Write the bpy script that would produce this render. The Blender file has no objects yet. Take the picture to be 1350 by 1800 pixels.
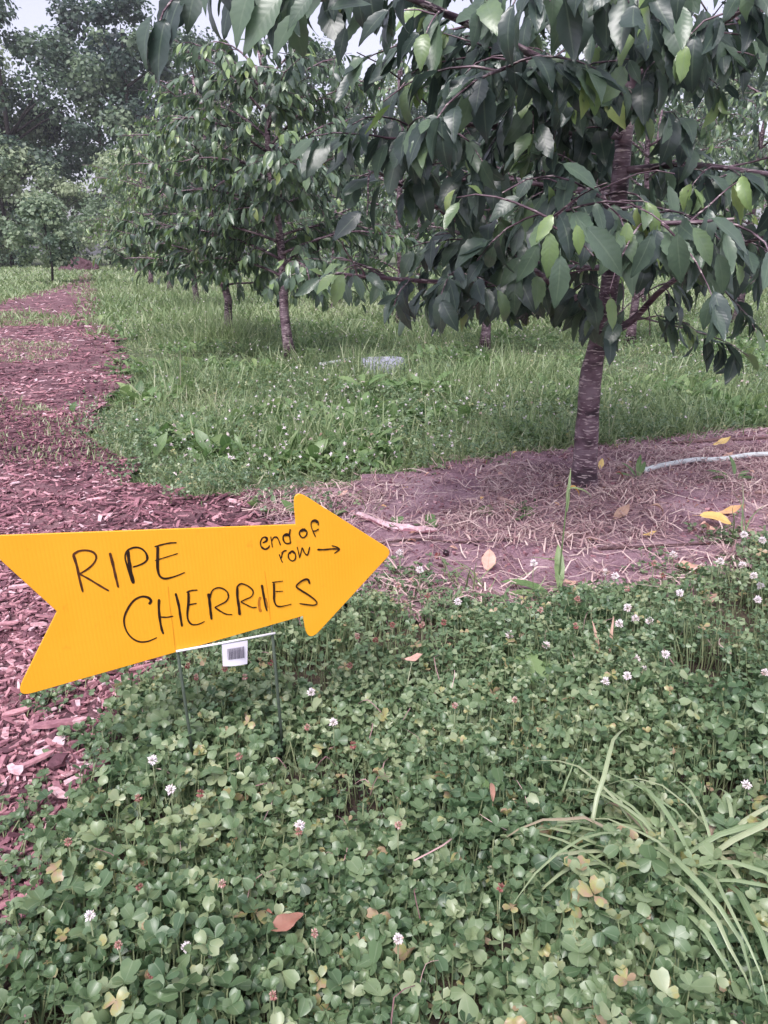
import bpy, math, random
import numpy as np
from mathutils import Vector, Matrix, noise
from mathutils.bvhtree import BVHTree

# ------------------------------------------------------------------ camera, sky, sun, exposure
sc = bpy.context.scene
COL = sc.collection
F, H = 1352.0, 0.85                       # focal length in photo pixels, eye height in metres
TH = math.atan(460 / F)                   # the camera looks down by this angle
CT, ST = math.cos(TH), math.sin(TH)
cam = bpy.data.cameras.new('camera')
cam.sensor_fit = 'VERTICAL'; cam.sensor_height = 24.0; cam.sensor_width = 18.0
cam.lens = 24.0 * F / 1800.0
cam.clip_start = 0.05; cam.clip_end = 900
cam_o = bpy.data.objects.new('camera', cam); COL.objects.link(cam_o)
cam_o.location = (0, 0, H); cam_o.rotation_euler = (math.pi / 2 - TH, 0, 0)
sc.camera = cam_o

SUN_EL, SUN_ROT = math.radians(58), math.radians(200)
world = bpy.data.worlds.new('World'); sc.world = world; world.use_nodes = True
wn, wl = world.node_tree.nodes, world.node_tree.links
wn.clear()
wo = wn.new('ShaderNodeOutputWorld'); bg = wn.new('ShaderNodeBackground')
sky = wn.new('ShaderNodeTexSky'); sky.sky_type = 'NISHITA'; sky.sun_disc = False
sky.sun_elevation = SUN_EL; sky.sun_rotation = SUN_ROT; sky.air_density = 1.0; sky.dust_density = 3.0
hsv = wn.new('ShaderNodeHueSaturation'); hsv.inputs['Saturation'].default_value = 0.30
tintn = wn.new('ShaderNodeMix'); tintn.data_type = 'RGBA'; tintn.blend_type = 'MULTIPLY'
tintn.inputs[0].default_value = 1.0; tintn.inputs[7].default_value = (0.98, 0.94, 1.07, 1)
wl.new(sky.outputs[0], hsv.inputs['Color']); wl.new(hsv.outputs[0], tintn.inputs[6])
wl.new(tintn.outputs[2], bg.inputs['Color']); bg.inputs['Strength'].default_value = 0.125
wl.new(bg.outputs[0], wo.inputs['Surface'])
sun = bpy.data.lights.new('sun', 'SUN'); sun.energy = 1.5; sun.angle = math.radians(26); sun.color = (1.0, 0.96, 0.92)
sun_o = bpy.data.objects.new('sun', sun); COL.objects.link(sun_o)
sd = Vector((math.sin(SUN_ROT) * math.cos(SUN_EL), math.cos(SUN_ROT) * math.cos(SUN_EL), math.sin(SUN_EL)))
sun_o.rotation_euler = sd.to_track_quat('Z', 'Y').to_euler(); sun_o.location = sd * 60
vs = sc.view_settings
vs.view_transform = 'Standard'; vs.look = 'None'; vs.gamma = 1.0; vs.use_curve_mapping = False
vs.exposure = 1.05
sc.cycles.max_bounces = 6; sc.cycles.diffuse_bounces = 4; sc.cycles.transmission_bounces = 4
sc.cycles.glossy_bounces = 2; sc.cycles.use_adaptive_sampling = True; sc.cycles.use_denoising = True

rng = np.random.default_rng(7)
random.seed(7)

# ------------------------------------------------------------------ helpers
def ray(px, py):
    a, b = (px - 675) / F, (900 - py) / F
    return np.array([a, CT + b * ST, -ST + b * CT])
def P(px, py, Y):                          # the point seen at a photo pixel, Y metres ahead
    r = ray(px, py); return np.array([0, 0, H]) + r * (Y / r[1])
def G(px, py, z=0.0):                      # the ground point seen at a photo pixel
    r = ray(px, py); return np.array([0, 0, H]) + r * ((z - H) / r[2])
def pix(p):                                # photo pixel of world points
    p = np.atleast_2d(p); z = p[:, 2] - H
    d = p[:, 1] * CT - z * ST; u = p[:, 1] * ST + z * CT
    return np.stack([675 + F * p[:, 0] / d, 900 - F * u / d], 1), d
def poly(pts): return np.array([G(*p)[:2] for p in pts])
def inside(pts, pg):
    x, y = pts[:, 0], pts[:, 1]; r = np.zeros(len(x), bool); n = len(pg)
    for i in range(n):
        x1, y1 = pg[i]; x2, y2 = pg[(i + 1) % n]
        c = ((y1 > y) != (y2 > y)) & (x < (x2 - x1) * (y - y1) / ((y2 - y1) + 1e-12) + x1)
        r ^= c
    return r
def edge_dist(pts, pg):                    # distance to a polygon's outline
    d = np.full(len(pts), 1e9)
    for i in range(len(pg)):
        a, b = pg[i], pg[(i + 1) % len(pg)]; ab = b - a
        t = np.clip(((pts - a) @ ab) / (ab @ ab + 1e-12), 0, 1)
        d = np.minimum(d, np.linalg.norm(pts - a - t[:, None] * ab, axis=1))
    return d
_g = {}
def vnoise(xy, scale, seed=0):             # value noise on the plane, 0..1
    if seed not in _g: _g[seed] = np.random.default_rng(1000 + seed).random((256, 256))
    g = _g[seed]; q = np.asarray(xy)[:, :2] / scale + 91.3; i = np.floor(q).astype(int); f = q - i; f = f * f * (3 - 2 * f)
    a = g[i[:, 0] % 256, i[:, 1] % 256]; b = g[(i[:, 0] + 1) % 256, i[:, 1] % 256]
    c = g[i[:, 0] % 256, (i[:, 1] + 1) % 256]; d = g[(i[:, 0] + 1) % 256, (i[:, 1] + 1) % 256]
    return (a * (1 - f[:, 0]) + b * f[:, 0]) * (1 - f[:, 1]) + (c * (1 - f[:, 0]) + d * f[:, 0]) * f[:, 1]
def hz(xy):                                # the small ups and downs of the soil and the path
    xy = np.atleast_2d(xy)
    return 0.022 * (vnoise(xy, .45, 1) - .5) + 0.014 * (vnoise(xy, .13, 2) - .5) + 0.006
def z_at(p): return float(hz(np.array([[p[0], p[1]]]))[0])

class Bag:                                 # collects triangles; attribute luv = (across, along, tint)
    def __init__(s): s.v, s.f, s.l, s.n = [], [], [], 0
    def add(s, v, f, l):
        s.v.append(np.asarray(v, float)); s.f.append(np.asarray(f, int) + s.n); s.l.append(np.asarray(l, float)); s.n += len(v)
    def mesh(s, name, mat, smooth=True):
        v = np.concatenate(s.v); f = np.concatenate(s.f); l = np.concatenate(s.l)
        me = bpy.data.meshes.new(name)
        me.vertices.add(len(v)); me.vertices.foreach_set('co', v.astype(np.float32).ravel())
        me.loops.add(len(f) * 3); me.loops.foreach_set('vertex_index', f.astype(np.int32).ravel())
        me.polygons.add(len(f)); me.polygons.foreach_set('loop_start', np.arange(0, len(f) * 3, 3, dtype=np.int32))
        me.polygons.foreach_set('use_smooth', np.full(len(f), smooth))
        at = me.attributes.new('luv', 'FLOAT_VECTOR', 'POINT'); at.data.foreach_set('vector', l.astype(np.float32).ravel())
        me.update(calc_edges=True); me.materials.append(mat)
        return me
    def build(s, name, mat, parent=None, smooth=True, loc=None):
        return link(name, s.mesh(name, mat, smooth), parent, loc)
def link(name, me, parent=None, loc=None):
    o = bpy.data.objects.new(name, me); COL.objects.link(o)
    if parent is not None: o.parent = parent
    if loc is not None: o.location = loc
    return o
def tag(o, label, cat, group=None):
    o['label'] = label; o['category'] = cat
    if group: o['group'] = group
    return o
def kind(o, k, label=None):
    o['kind'] = k
    if label: o['label'] = label
    return o
def empty(name, loc, label, cat, group=None):
    o = bpy.data.objects.new(name, None); COL.objects.link(o); o.location = loc; o.empty_display_size = .05
    return tag(o, label, cat, group)
def scatter(bag, tpl, M, pos, tint):       # N copies of a template: M (N,3,3), pos (N,3)
    v, f, l = tpl; n = len(pos)
    if n == 0: return
    V = np.einsum('nij,kj->nki', M, v) + pos[:, None, :]
    L = np.empty((n, len(v), 3)); L[:, :, :2] = l[None]; L[:, :, 2] = np.asarray(tint)[:, None]
    Fc = f[None] + (np.arange(n) * len(v))[:, None, None]
    bag.add(V.reshape(-1, 3), Fc.reshape(-1, 3), L.reshape(-1, 3))
def frames(d, nrm, sx=1, sy=1, sz=1):      # columns X, Y=d, Z~nrm
    d = d / np.linalg.norm(d, axis=1, keepdims=True)
    z = nrm - (nrm * d).sum(1, keepdims=True) * d; z /= np.linalg.norm(z, axis=1, keepdims=True) + 1e-9
    x = np.cross(d, z)
    S = lambda a: np.broadcast_to(np.asarray(a, float), (len(d),))[:, None]
    return np.stack([x * S(sx), d * S(sy), z * S(sz)], 2)
def rand_dirs(n, tilt0, tilt1):            # unit vectors tilted from +Z
    a = rng.uniform(0, 2 * np.pi, n); t = rng.uniform(tilt0, tilt1, n)
    return np.stack([np.sin(t) * np.cos(a), np.sin(t) * np.sin(a), np.cos(t)], 1)
def flat_dirs(n):
    a = rng.uniform(0, 2 * np.pi, n); return np.stack([np.cos(a), np.sin(a), np.zeros(n)], 1)
def tube(bag, pts, rad, ns=6, tint=0.5, jit=0.0, cap=True):
    pts = np.asarray(pts, float); n = len(pts); rad = np.broadcast_to(rad, (n,))
    T = np.gradient(pts, axis=0); T /= np.linalg.norm(T, axis=1, keepdims=True) + 1e-12
    up = np.array([0, 0, 1.0]) if abs(T[0, 2]) < .9 else np.array([1.0, 0, 0])
    A = np.cross(T, up); A /= np.linalg.norm(A, axis=1, keepdims=True) + 1e-9; B = np.cross(T, A)
    ang = np.arange(ns) * 2 * np.pi / ns
    ring = A[:, None] * np.cos(ang)[None, :, None] + B[:, None] * np.sin(ang)[None, :, None]
    r = rad[:, None] * (1 + jit * rng.normal(size=(n, ns)))
    v = (pts[:, None] + ring * r[:, :, None]).reshape(-1, 3)
    f = []
    for i in range(n - 1):
        for j in range(ns):
            a, b = i * ns + j, i * ns + (j + 1) % ns
            f += [(a, b, b + ns), (a, b + ns, a + ns)]
    if cap:
        for j in range(1, ns - 1): f += [(0, j + 1, j), ((n - 1) * ns, (n - 1) * ns + j, (n - 1) * ns + j + 1)]
    s = np.r_[0, np.cumsum(np.linalg.norm(np.diff(pts, axis=0), axis=1))]
    l = np.stack([np.tile(ang / 6.283, n), np.repeat(s, ns), np.full(n * ns, tint)], 1)
    bag.add(v, f, l)
def ribbon(bag, pts, wid, side, tint=0.5, fold=0.0):   # a flat blade along a polyline; fold raises its edges
    pts = np.asarray(pts, float); n = len(pts); wid = np.broadcast_to(wid, (n,))
    T = np.gradient(pts, axis=0); T /= np.linalg.norm(T, axis=1, keepdims=True) + 1e-12
    S = np.asarray(side, float) * np.ones((n, 3)); S = S - (S * T).sum(1, keepdims=True) * T; S /= np.linalg.norm(S, axis=1, keepdims=True) + 1e-9
    N = np.cross(S, T)
    v = np.concatenate([pts - S * wid[:, None] + N * (fold * wid)[:, None], pts, pts + S * wid[:, None] + N * (fold * wid)[:, None]])
    f = []
    for i in range(n - 1):
        for c in (0, 1):
            a = c * n + i; b = (c + 1) * n + i
            f += [(a, b, b + 1), (a, b + 1, a + 1)]
    al = np.linspace(0, 1, n)
    l = np.concatenate([np.stack([np.full(n, u), al, np.full(n, tint)], 1) for u in (-1, 0, 1)])
    bag.add(v, f, l)
def bez(pts, n):                           # smooth polyline through control points (Catmull-Rom)
    p = np.asarray(pts, float); p = np.concatenate([[2 * p[0] - p[1]], p, [2 * p[-1] - p[-2]]]); k = len(p) - 3
    out = []
    for t in np.linspace(0, k - 1e-6, n):
        i = int(t); u = t - i; a, b, c, d = p[i:i + 4]
        out.append(.5 * (2 * b + (c - a) * u + (2 * a - 5 * b + 4 * c - d) * u * u + (3 * b - a - 3 * c + d) * u ** 3))
    return np.array(out)

# ------------------------------------------------------------------ materials
def nodes(name):
    m = bpy.data.materials.new(name); m.use_nodes = True; nt = m.node_tree
    return m, nt.nodes, nt.links, nt.nodes['Principled BSDF'], nt.nodes['Material Output']
def ramp(n, stops, interp='LINEAR'):
    r = n.new('ShaderNodeValToRGB'); r.color_ramp.interpolation = interp; e = r.color_ramp.elements
    e[0].position, e[0].color = stops[0][0], (*stops[0][1], 1); e[1].position, e[1].color = stops[-1][0], (*stops[-1][1], 1)
    for p, c in stops[1:-1]:
        x = e.new(p); x.color = (*c, 1)
    return r
def math_n(n, l, op, a, b=None, c=None):
    m = n.new('ShaderNodeMath'); m.operation = op
    for i, v in enumerate((a, b, c)):
        if v is None: continue
        if isinstance(v, (int, float)): m.inputs[i].default_value = v
        else: l.new(v, m.inputs[i])
    return m.outputs[0]
def luv(n, l):
    a = n.new('ShaderNodeAttribute'); a.attribute_name = 'luv'; s = n.new('ShaderNodeSeparateXYZ'); l.new(a.outputs['Vector'], s.inputs[0])
    return s.outputs[0], s.outputs[1], s.outputs[2]
def coords(n, scale):
    t = n.new('ShaderNodeTexCoord'); mp = n.new('ShaderNodeMapping')
    mp.inputs['Scale'].default_value = scale if isinstance(scale, tuple) else (scale,) * 3
    n.id_data.links.new(t.outputs['Object'], mp.inputs[0]); return mp.outputs[0]
def leaf_mat(name, stops, rough=.45, trans=.25, veins=0.0, vein_col=None, mottled=.25, spec=.5, vein_n=9.0, lat_k=.22):
    m, n, l, b, out = nodes(name)
    u, v, t = luv(n, l)
    nz = n.new('ShaderNodeTexNoise'); nz.inputs['Scale'].default_value = 60 if veins else 25; nz.inputs['Detail'].default_value = 3
    geo = n.new('ShaderNodeNewGeometry'); l.new(geo.outputs['Position'], nz.inputs['Vector'])
    tt = math_n(n, l, 'ADD', t, math_n(n, l, 'MULTIPLY', math_n(n, l, 'SUBTRACT', nz.outputs[0], .5), mottled))
    r = ramp(n, stops); l.new(tt, r.inputs[0]); col = r.outputs[0]
    if veins:
        au = math_n(n, l, 'ABSOLUTE', u)
        mid = math_n(n, l, 'LESS_THAN', au, .07)
        w = math_n(n, l, 'SUBTRACT', v, math_n(n, l, 'MULTIPLY', au, .16))
        fr = math_n(n, l, 'ABSOLUTE', math_n(n, l, 'SUBTRACT', math_n(n, l, 'FRACT', math_n(n, l, 'MULTIPLY', w, vein_n)), .5))
        lat = math_n(n, l, 'MULTIPLY', math_n(n, l, 'LESS_THAN', fr, .06), lat_k)
        vv = math_n(n, l, 'MULTIPLY', math_n(n, l, 'MAXIMUM', mid, lat), veins)
        mx = n.new('ShaderNodeMix'); mx.data_type = 'RGBA'; l.new(vv, mx.inputs[0]); l.new(col, mx.inputs[6])
        mx.inputs[7].default_value = (*vein_col, 1); col = mx.outputs[2]
        bp = n.new('ShaderNodeBump'); bp.inputs['Strength'].default_value = .22; bp.inputs['Distance'].default_value = .0015
        l.new(math_n(n, l, 'MULTIPLY', fr, 1.0 if lat_k > 0 else 0.0), bp.inputs['Height']); l.new(bp.outputs[0], b.inputs['Normal'])
    l.new(col, b.inputs['Base Color']); b.inputs['Roughness'].default_value = rough; b.inputs['Specular IOR Level'].default_value = spec
    tr = n.new('ShaderNodeBsdfTranslucent'); hs = n.new('ShaderNodeHueSaturation'); hs.inputs['Value'].default_value = 1.5; hs.inputs['Saturation'].default_value = 1.15
    l.new(col, hs.inputs['Color']); l.new(hs.outputs[0], tr.inputs['Color'])
    ms = n.new('ShaderNodeMixShader'); ms.inputs[0].default_value = trans
    l.new(b.outputs[0], ms.inputs[1]); l.new(tr.outputs[0], ms.inputs[2]); l.new(ms.outputs[0], out.inputs['Surface'])
    return m
def tint_mat(name, stops, rough=.7, spec=.3, grain=None, bump=0.0, gscale=40.0):
    m, n, l, b, out = nodes(name)
    u, v, t = luv(n, l)
    nz = n.new('ShaderNodeTexNoise'); nz.inputs['Detail'].default_value = 5; nz.inputs['Scale'].default_value = 1.0
    if grain: l.new(coords(n, grain), nz.inputs['Vector'])
    else:
        geo = n.new('ShaderNodeNewGeometry'); l.new(geo.outputs['Position'], nz.inputs['Vector']); nz.inputs['Scale'].default_value = gscale
    tt = math_n(n, l, 'ADD', t, math_n(n, l, 'MULTIPLY', math_n(n, l, 'SUBTRACT', nz.outputs[0], .5), .5))
    r = ramp(n, stops); l.new(tt, r.inputs[0]); l.new(r.outputs[0], b.inputs['Base Color'])
    b.inputs['Roughness'].default_value = rough; b.inputs['Specular IOR Level'].default_value = spec
    if bump:
        bp = n.new('ShaderNodeBump'); bp.inputs['Strength'].default_value = bump; bp.inputs['Distance'].default_value = .004
        l.new(nz.outputs[0], bp.inputs['Height']); l.new(bp.outputs[0], b.inputs['Normal'])
    return m
def plain(name, col, rough=.5, spec=.4, bump=0.0, scale=80.0, var=.12):
    m, n, l, b, out = nodes(name)
    nz = n.new('ShaderNodeTexNoise'); nz.inputs['Detail'].default_value = 4; l.new(coords(n, scale), nz.inputs['Vector']); nz.inputs['Scale'].default_value = 1
    r = ramp(n, [(.3, tuple(c * (1 - var) for c in col)), (.7, tuple(min(1, c * (1 + var)) for c in col))])
    l.new(nz.outputs[0], r.inputs[0]); l.new(r.outputs[0], b.inputs['Base Color'])
    b.inputs['Roughness'].default_value = rough; b.inputs['Specular IOR Level'].default_value = spec
    if bump:
        bp = n.new('ShaderNodeBump'); bp.inputs['Strength'].default_value = bump; bp.inputs['Distance'].default_value = .004
        l.new(nz.outputs[0], bp.inputs['Height']); l.new(bp.outputs[0], b.inputs['Normal'])
    return m
def ground_mat(name, cols, s1=3.0, s2=60.0, bump=.6, rough=.95):
    m, n, l, b, out = nodes(name)
    geo = n.new('ShaderNodeNewGeometry')
    a = n.new('ShaderNodeTexNoise'); a.inputs['Scale'].default_value = s1; a.inputs['Detail'].default_value = 6; l.new(geo.outputs['Position'], a.inputs['Vector'])
    c = n.new('ShaderNodeTexNoise'); c.inputs['Scale'].default_value = s2; c.inputs['Detail'].default_value = 6; c.inputs['Roughness'].default_value = .7; l.new(geo.outputs['Position'], c.inputs['Vector'])
    mix = math_n(n, l, 'ADD', math_n(n, l, 'MULTIPLY', a.outputs[0], .5), math_n(n, l, 'MULTIPLY', c.outputs[0], .5))
    k = len(cols); r = ramp(n, [(.40 + .20 * i / (k - 1), cc) for i, cc in enumerate(cols)])
    l.new(mix, r.inputs[0]); l.new(r.outputs[0], b.inputs['Base Color'])
    b.inputs['Roughness'].default_value = rough; b.inputs['Specular IOR Level'].default_value = .2
    bp = n.new('ShaderNodeBump'); bp.inputs['Strength'].default_value = bump; bp.inputs['Distance'].default_value = .01
    l.new(c.outputs[0], bp.inputs['Height']); l.new(bp.outputs[0], b.inputs['Normal'])
    return m

M_GROUND = ground_mat('meadow_ground', [(.07, .075, .05), (.11, .14, .075), (.17, .17, .11)])
M_PATHBASE = ground_mat('mulch_bed', [(.075, .036, .046), (.17, .088, .105), (.29, .165, .18)], 6, 90, 1.0)
M_SOIL = ground_mat('bare_soil', [(.19, .105, .135), (.33, .205, .245), (.47, .32, .355)], 5, 120, .8)
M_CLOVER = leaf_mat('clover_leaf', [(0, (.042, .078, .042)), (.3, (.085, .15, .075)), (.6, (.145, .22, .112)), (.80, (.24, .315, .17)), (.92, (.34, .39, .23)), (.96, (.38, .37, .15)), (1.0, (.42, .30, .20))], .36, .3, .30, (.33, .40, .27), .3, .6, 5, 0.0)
M_STEMG = leaf_mat('green_stem', [(0, (.12, .18, .09)), (1, (.28, .31, .17))], .5, .2)
M_GRASS = leaf_mat('grass_blade', [(0, (.085, .14, .062)), (.35, (.17, .245, .11)), (.65, (.28, .345, .175)), (.88, (.44, .47, .31)), (1, (.54, .50, .38))], .42, .3, mottled=.2)
M_TUFT = leaf_mat('tuft_blade', [(0, (.15, .23, .11)), (.5, (.28, .36, .20)), (.8, (.44, .47, .30)), (1, (.38, .22, .20))], .34, .3, .3, (.45, .52, .37), .3, .55, 0.5, 0.0)
M_WEED = leaf_mat('weed_leaf', [(0, (.075, .14, .055)), (.5, (.155, .25, .10)), (1, (.29, .38, .17))], .4, .3, .5, (.28, .36, .2), .3, .5, 7)
M_CHERRY = leaf_mat('cherry_leaf', [(0, (.024, .036, .040)), (.35, (.054, .082, .070)), (.6, (.120, .180, .115)), (.85, (.22, .32, .12)), (1, (.36, .40, .15))], .32, .22, .32, (.19, .25, .17), .16, .65, 9, .09)
M_FOREST = leaf_mat('forest_leaf', [(0, (.028, .050, .050)), (.4, (.09, .138, .095)), (.75, (.22, .29, .18)), (1, (.36, .42, .27))], .5, .3, mottled=.1)
M_BARK = None
M_CHIP = tint_mat('wood_chip', [(0, (.040, .016, .024)), (.3, (.13, .055, .072)), (.6, (.30, .135, .165)), (.82, (.51, .265, .29)), (1, (.68, .50, .54))], .7, .35, None, .7, 90)
M_STRAW = tint_mat('dry_straw', [(0, (.15, .075, .085)), (.4, (.36, .22, .225)), (.75, (.58, .42, .40)), (1, (.72, .58, .52))], .65, .3)
M_TWIG = tint_mat('dead_twig', [(0, (.07, .04, .045)), (.5, (.20, .12, .12)), (1, (.46, .30, .27))], .85, .2, None, .5, 120)
M_PETAL = tint_mat('clover_petal', [(0, (.20, .06, .055)), (.3, (.38, .19, .16)), (.5, (.55, .38, .33)), (.7, (.70, .62, .60)), (1, (.80, .74, .78))], .6, .3)
M_DEAD = leaf_mat('fallen_leaf', [(0, (.16, .03, .035)), (.2, (.30, .12, .09)), (.45, (.44, .29, .22)), (.62, (.72, .44, .36)), (.8, (.80, .48, .15)), (1, (.85, .66, .26))], .55, .15, .35, (.34, .18, .12), .25, .4, 9, .3)

def bark_material():
    m, n, l, b, out = nodes('cherry_bark')
    u, v, t = luv(n, l)
    geo = n.new('ShaderNodeNewGeometry'); tc = n.new('ShaderNodeTexCoord')
    mp = n.new('ShaderNodeMapping'); mp.inputs['Scale'].default_value = (28, 28, 150); l.new(tc.outputs['Object'], mp.inputs[0])
    len_ = n.new('ShaderNodeTexNoise'); len_.inputs['Scale'].default_value = 1; len_.inputs['Detail'].default_value = 2; l.new(mp.outputs[0], len_.inputs['Vector'])
    big = n.new('ShaderNodeTexNoise'); big.inputs['Scale'].default_value = 14; big.inputs['Detail'].default_value = 4; l.new(tc.outputs['Object'], big.inputs['Vector'])
    mp2 = n.new('ShaderNodeMapping'); mp2.inputs['Scale'].default_value = (6, 6, 22); l.new(tc.outputs['Object'], mp2.inputs[0])
    band = n.new('ShaderNodeTexNoise'); band.inputs['Scale'].default_value = 1; band.inputs['Detail'].default_value = 3; l.new(mp2.outputs[0], band.inputs['Vector'])
    base = ramp(n, [(.42, (.035, .018, .027)), (.5, (.12, .070, .092)), (.60, (.22, .155, .185))]); l.new(math_n(n, l, 'ADD', math_n(n, l, 'MULTIPLY', big.outputs[0], .5), math_n(n, l, 'MULTIPLY', band.outputs[0], .5)), base.inputs[0])
    lent = ramp(n, [(.575, (0, 0, 0)), (.62, (1, 1, 1))]); l.new(len_.outputs[0], lent.inputs[0])
    mx = n.new('ShaderNodeMix'); mx.data_type = 'RGBA'; l.new(math_n(n, l, 'MULTIPLY', lent.outputs[0], .6), mx.inputs[0]); l.new(base.outputs[0], mx.inputs[6]); mx.inputs[7].default_value = (.58, .47, .47, 1)
    l.new(mx.outputs[2], b.inputs['Base Color']); b.inputs['Roughness'].default_value = .5; b.inputs['Specular IOR Level'].default_value = .4
    bp = n.new('ShaderNodeBump'); bp.inputs['Strength'].default_value = .7; bp.inputs['Distance'].default_value = .006
    l.new(math_n(n, l, 'ADD', len_.outputs[0], band.outputs[0]), bp.inputs['Height']); l.new(bp.outputs[0], b.inputs['Normal'])
    return m
M_BARK = bark_material()
M_FARBARK = plain('far_bark', (.06, .05, .05), .9, .1, 0, 3)

# ------------------------------------------------------------------ templates (vertices, triangles, (across, along))
def leaf_tpl(ns=8, width=.22, bend=.35, fold=.35, wave=0.0, serr=0.0, peak=.42, seed=0, petiole=.12, tipw=1.0, twist=0.0):
    r = np.random.default_rng(seed); v, l = [], []
    for i in range(ns + 1):
        t = i / ns
        w = width * (math.sin(math.pi * t ** (math.log(.5) / math.log(peak))) ** .85) * (1 if t < .75 else tipw) if 0 < t < 1 else 0.002
        if serr and 0 < t < 1: w *= 1 + serr * (1 if i % 2 else -1)
        y = math.sin(bend * t) / bend if abs(bend) > 1e-3 else t
        z = -(1 - math.cos(bend * t)) / bend if abs(bend) > 1e-3 else 0
        tw = twist * t
        for s in (-1, 0, 1):
            ww = wave * math.sin(t * 11 + s * 1.3 + seed) * abs(s)
            x, zz = s * w * math.cos(fold), abs(s) * w * math.sin(fold) + ww
            v.append((x * math.cos(tw) - zz * math.sin(tw), y + petiole, z + x * math.sin(tw) + zz * math.cos(tw))); l.append((s, t))
    f = []
    for i in range(ns):
        for c in (0, 1):
            a = i * 3 + c; f += [(a, a + 1, a + 4), (a, a + 4, a + 3)]
    if petiole:
        k = len(v); v += [(-.007, 0, 0), (.007, 0, 0), (.007, petiole + .01, -.002), (-.007, petiole + .01, -.002)]; l += [(0, 0)] * 4
        f += [(k, k + 1, k + 2), (k, k + 2, k + 3)]
    return np.array(v, float), np.array(f), np.array(l, float)
def leaflet_tpl(fold, cup, seed):          # one clover leaflet, length 1, notched round tip
    r = np.random.default_rng(seed)
    prof = [(0, .03), (.24, .28), (.52, .44), (.80, .45), (.97, .27)]
    v, l = [], []
    for t, w in prof:
        w *= 1 + r.normal() * .05
        for s in (-1, 0, 1):
            y = t - (0.03 if (s == 0 and t == .97) else 0) + (.06 * abs(s) if t == .97 else 0)
            x = s * w; z = abs(x) * fold - cup * (t - .4) ** 2
            v.append((x, y, z)); l.append((s, t))
    f = []
    for i in range(len(prof) - 1):
        for c in (0, 1):
            a = i * 3 + c; f += [(a, a + 1, a + 4), (a, a + 4, a + 3)]
    return np.array(v), np.array(f), np.array(l)
def clover_tpl(seed, droop, fold):         # three leaflets at unit scale, radiating from the origin
    r = np.random.default_rng(seed); V, Fs, L = [], [], []; n = 0
    for k in range(3):
        v, f, l = leaflet_tpl(fold + r.normal() * .08, .35 + r.normal() * .2, seed * 3 + k)
        a = k * 2.094 + r.normal() * .3; d = droop + r.normal() * .35
        Rx = np.array([[1, 0, 0], [0, math.cos(d), -math.sin(d)], [0, math.sin(d), math.cos(d)]])
        Rz = np.array([[math.cos(a), -math.sin(a), 0], [math.sin(a), math.cos(a), 0], [0, 0, 1]])
        s = 1 + r.normal() * .16
        V.append((v * s) @ (Rz @ Rx).T); Fs.append(f + n); L.append(l); n += len(v)
    return np.concatenate(V), np.concatenate(Fs), np.concatenate(L)
def blade_tpl(ns, bend, seed, lean=.2):    # a grass blade, unit height, unit half-width in x
    v, l = [], []; y = z = 0; a = lean
    for i in range(ns + 1):
        t = i / ns; w = (1 - t ** 2.2) * .9 + .1 if i < ns else .02
        for s in (-1, 1): v.append((s * w, y, z)); l.append((s, t))
        a += bend / ns; y += math.sin(a) / ns; z += math.cos(a) / ns
    f = []
    for i in range(ns):
        a0 = i * 2; f += [(a0, a0 + 1, a0 + 3), (a0, a0 + 3, a0 + 2)]
    return np.array(v, float), np.array(f), np.array(l, float)
def chip_tpl(seed):                        # an irregular splinter with chamfered, uneven ends
    r = np.random.default_rng(seed); v = []
    for x, k in ((-.5, .55), (-.2, 1), (.25, .9), (.5, .4)):
        w = .5 * k * r.uniform(.7, 1.1); o = r.normal() * .08; h = .5 * r.uniform(.7, 1.2) * (k ** .5)
        for y, z in ((-w, -h), (w, -h), (w * .9, h), (-w * .9, h)): v.append((x + r.normal() * .04, y + o, z))
    f = []
    for i in range(3):
        for j in range(4):
            a, b = i * 4 + j, i * 4 + (j + 1) % 4; f += [(a, b, b + 4), (a, b + 4, a + 4)]
    f += [(0, 2, 1), (0, 3, 2), (12, 13, 14), (12, 14, 15)]
    return np.array(v), np.array(f), np.array([(p[1], p[0] + .5) for p in v])

# ------------------------------------------------------------------ regions of the ground
CLOVER = poly([(-40, 1740), (50, 1610), (115, 1460), (178, 1320), (212, 1230), (300, 1155), (430, 1110), (620, 1085), (720, 1065), (800, 1062), (900, 1072), (1000, 1068), (1080, 1050), (1150, 1058), (1225, 1035), (1275, 1000), (1350, 962), (1500, 905), (1800, 880)])
CLOVER = np.r_[CLOVER, [(4.5, 2.5), (4.5, -.6), (-.9, -.6), (-.75, .3)]]
PATH = poly([(-900, 800), (-500, 610), (-250, 570), (-60, 545), (20, 525), (90, 508), (138, 490), (143, 478), (160, 478), (166, 500), (172, 555), (205, 590), (226, 645), (212, 690), (165, 725), (150, 765), (200, 805), (330, 885), (450, 872), (540, 880), (640, 920), (640, 1050), (430, 1115), (300, 1158), (215, 1240), (180, 1325), (118, 1465), (55, 1615), (-40, 1760), (-300, 1950), (-1500, 1500)])
SOIL = poly([(430, 875), (540, 865), (700, 838), (830, 815), (1000, 792), (1130, 775), (1350, 757), (1700, 735), (2300, 720), (2300, 860), (1500, 905), (1350, 965), (1260, 1030), (1150, 1085), (1000, 1090), (640, 1100), (560, 1000)])

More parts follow.
